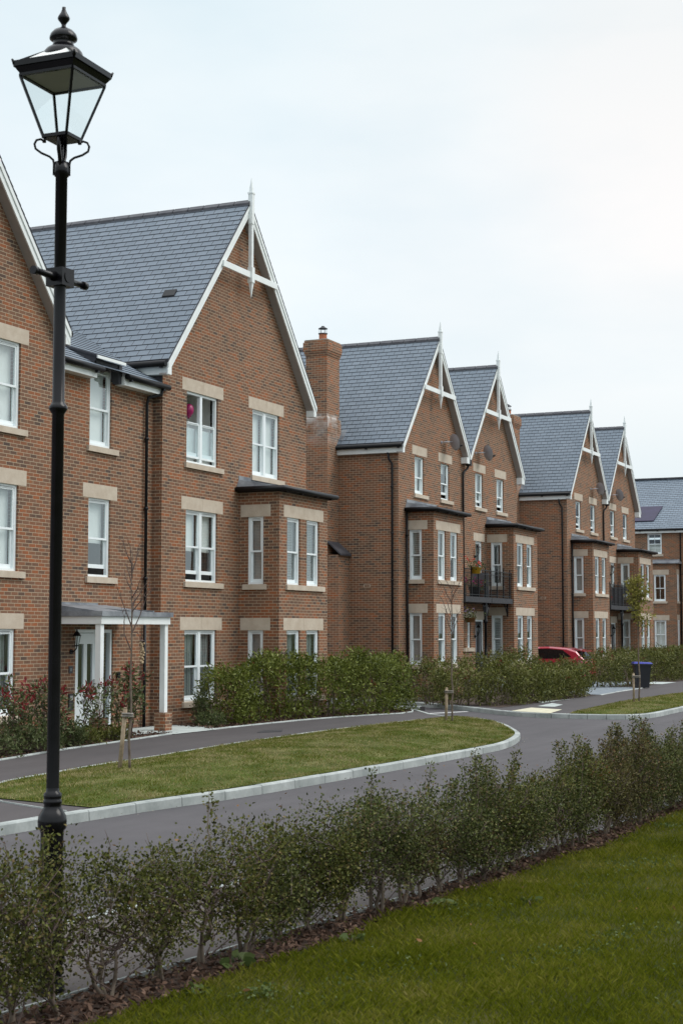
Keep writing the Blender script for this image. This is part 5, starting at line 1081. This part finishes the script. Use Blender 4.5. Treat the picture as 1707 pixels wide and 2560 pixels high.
def handrail(label, x, y):
    t = thing('handrail', label, 'handrail', (x, y, 0), 'sloping handrails at the front steps'); m = MB(); m.tube([(x, y + .75, 1.38), (x, y + .55, 1.38), (x, y - .75, .86), (x, y - .9, .82)], .02, 8); m.build('rail', 'metal', t)
    for yy, z in ((y + .5, 1.36), (y - .7, .87)): m = MB(); m.tube([(x, yy, 0), (x, yy, z)], .016, 8); m.build('post', 'metal', t)
handrail('pale sloping handrail at the front steps under the nearer balcony', 55.45, 18.3); handrail('pale sloping handrail at the front steps behind the wheelie bin', 75.4, 18.3); handrail('second handrail at the far right, left of the end house', 78.3, 18.0)
m = MB(); bl = thing('balloon', 'pink balloon behind the open top floor window', 'balloon', (32.95, 18.80, 7.42)); m.lathe([(0, 7.29), (.02, 7.28), (.012, 7.30), (.06, 7.34), (.115, 7.42), (.13, 7.50), (.11, 7.58), (.06, 7.63), (0, 7.65)], (32.95, 18.80), 18); m.build('skin', 'balloon', bl); m = MB(); m.tube([(32.95, 18.8, 7.29), (32.96, 18.8, 6.9), (32.95, 18.81, 6.6)], .003, 4); m.build('string', 'blind', bl)

# ------------------------------------------------------------------ grass and bark litter
def blades(name, poly, n, h, w, seed, m, zf, label, lean=.5, weight=None, clump=0.0):
    rng = np.random.default_rng(seed); xs_ = [p[0] for p in poly]; ys_ = [p[1] for p in poly]; X = rng.uniform(min(xs_), max(xs_), n * 3); Y = rng.uniform(min(ys_), max(ys_), n * 3); k = inside(poly, X, Y)
    if weight is not None: k &= rng.uniform(size=len(X)) < weight(X, Y)
    X, Y = X[k][:n], Y[k][:n]; n = len(X); Z = zf(X, Y); a = rng.uniform(0, 6.28, n); 
    patch = .5 + .5 * np.sin(X * 2.3 + 1.5 * np.sin(Y * 1.9)) * np.sin(Y * 2.9 + 1.2 * np.sin(X * 1.3)); hh = h * rng.uniform(.45, 1.2, n) * (1 - clump + clump * 2 * patch); ln = lean * rng.uniform(.2, 1.3, n) * hh
    d = np.stack([np.cos(a), np.sin(a)], 1); b = rng.uniform(0, 6.28, n); s = np.stack([np.cos(b), np.sin(b)], 1) * w / 2 * rng.uniform(.6, 1.3, (n, 1)); V = np.zeros((n, 4, 3))
    V[:, 0, 0] = X - s[:, 0]; V[:, 0, 1] = Y - s[:, 1]; V[:, 0, 2] = Z; V[:, 1, 0] = X + s[:, 0]; V[:, 1, 1] = Y + s[:, 1]; V[:, 1, 2] = Z
    V[:, 2, 0] = X + d[:, 0] * ln * .4 + s[:, 0] * .7; V[:, 2, 1] = Y + d[:, 1] * ln * .4 + s[:, 1] * .7; V[:, 2, 2] = Z + hh * .65; V[:, 3, 0] = X + d[:, 0] * ln; V[:, 3, 1] = Y + d[:, 1] * ln; V[:, 3, 2] = Z + hh
    o = raw_mesh(name, V, 0, m); o['kind'] = 'stuff'; o['label'] = label; return o
lawn_poly = [p for p in lawn_edge if 5 < p[0] < 24] + [(24, -1.0), (4.5, -1.0), (5, 5.1)]
blades('grass', lawn_poly, 210000, .052, .0046, 31, 'grass', lambda x, y: np.full(x.shape, .012), 'short green grass of the near lawn', .9, lambda x, y: np.clip(9.0 / np.hypot(x, y), .12, 1) ** 1.2, .25)
vz = lambda poly: (lambda x, y: crown_h(seg_dist(poly, x, y)))
blades('grass', verge1, 70000, .034, .010, 32, 'vgrass', vz(verge1), 'patchy grass of the verge with the bare trees', .9, None, .3); blades('grass', verge2, 26000, .034, .014, 33, 'vgrass', vz(verge2), 'grass of the farther verge under the yellow leaved tree', .9, None, .3)
def litter(name, poly, n, lg, seed, m, label, z=.012):
    rng = np.random.default_rng(seed); xs_ = [p[0] for p in poly]; ys_ = [p[1] for p in poly]; X = rng.uniform(min(xs_), max(xs_), n * 3); Y = rng.uniform(min(ys_), max(ys_), n * 3); k = inside(poly, X, Y); X, Y = X[k][:n], Y[k][:n]; n = len(X)
    D = np.stack([rng.normal(size=n), rng.normal(size=n), rng.normal(size=n) * .35], 1); P = np.stack([X, Y, z + rng.uniform(0, .035, n)], 1)
    o = raw_mesh(name, leaf_quads(P, D, rng.uniform(.5, 1.5, n) * lg, rng.uniform(.5, 1.4, n) * lg * .38, rng, True, .1), 0, m); o['kind'] = 'stuff'; o['label'] = label
seg_ = lambda ln, a, b: [p for p in ln if a < p[0] < b]
litter('bark_mulch', [(p[0], p[1] - .06) for p in seg_(edging, 6, 21)] + [(p[0], p[1] - .03) for p in seg_(lawn_edge, 6, 21)[::-1]], 9000, .05, 41, 'bark', 'brown bark chips under the hedge row beside the lawn')
litter('bark_mulch', [(p[0], p[1] + .07) for p in seg_(bed_front, 19, 29.3)] + [(28.6, 18.4), (19, 18.4)], 5000, .06, 42, 'bark', 'bark chips in the bed before the porch')
litter('bark_mulch', [(p[0], p[1] + .07) for p in bed2] + [(40.5, 17.3), (31.4, 18.3)], 2500, .07, 43, 'bark', 'bark chips along the foot of the laurel hedge')

fk = far1[:i1 + 1]
litter('gutter_grit', [(p[0], p[1] - .16) for p in fk if p[0] > 12] + [(p[0], p[1] - .03) for p in fk if p[0] > 12][::-1], 1500, .022, 51, 'grit', 'pale grit and crumbs along the foot of the far kerb', RZ + .004)
litter('fallen_leaves', [(8, 5.6), (34, 5.2), (36, 9.5), (14, 10.2), (9, 6.4)], 90, .05, 52, 'dry', 'a few dry leaves lying on the road', RZ + .004)
litter('fallen_leaves', lawn_poly, 110, .04, 53, 'dry', 'dry leaves scattered on the near lawn', .045)

def clover(n_patch, seed):
    rng = np.random.default_rng(seed); P = []
    while len(P) < n_patch:
        x = rng.uniform(7, 19); y = rng.uniform(1.5, 4.9)
        if inside(lawn_poly, np.array([x]), np.array([y]))[0]: P.append((x, y, rng.uniform(.06, .24), rng.integers(30, 170)))
    C = np.concatenate([np.array([x, y, .035]) + rng.normal(size=(k, 3)) * np.array([r * 1.3, r * .8, .008]) for x, y, r, k in P]); n = len(C)
    D = np.stack([rng.normal(size=n), rng.normal(size=n), rng.uniform(.1, .8, n)], 1)
    o = raw_mesh('clover', leaf_quads(C, D, rng.uniform(.014, .032, n), rng.uniform(.012, .024, n), rng, True, .05), 0, 'weed'); o['kind'] = 'stuff'; o['label'] = 'pale clover patches in the near lawn'
clover(34, 61)
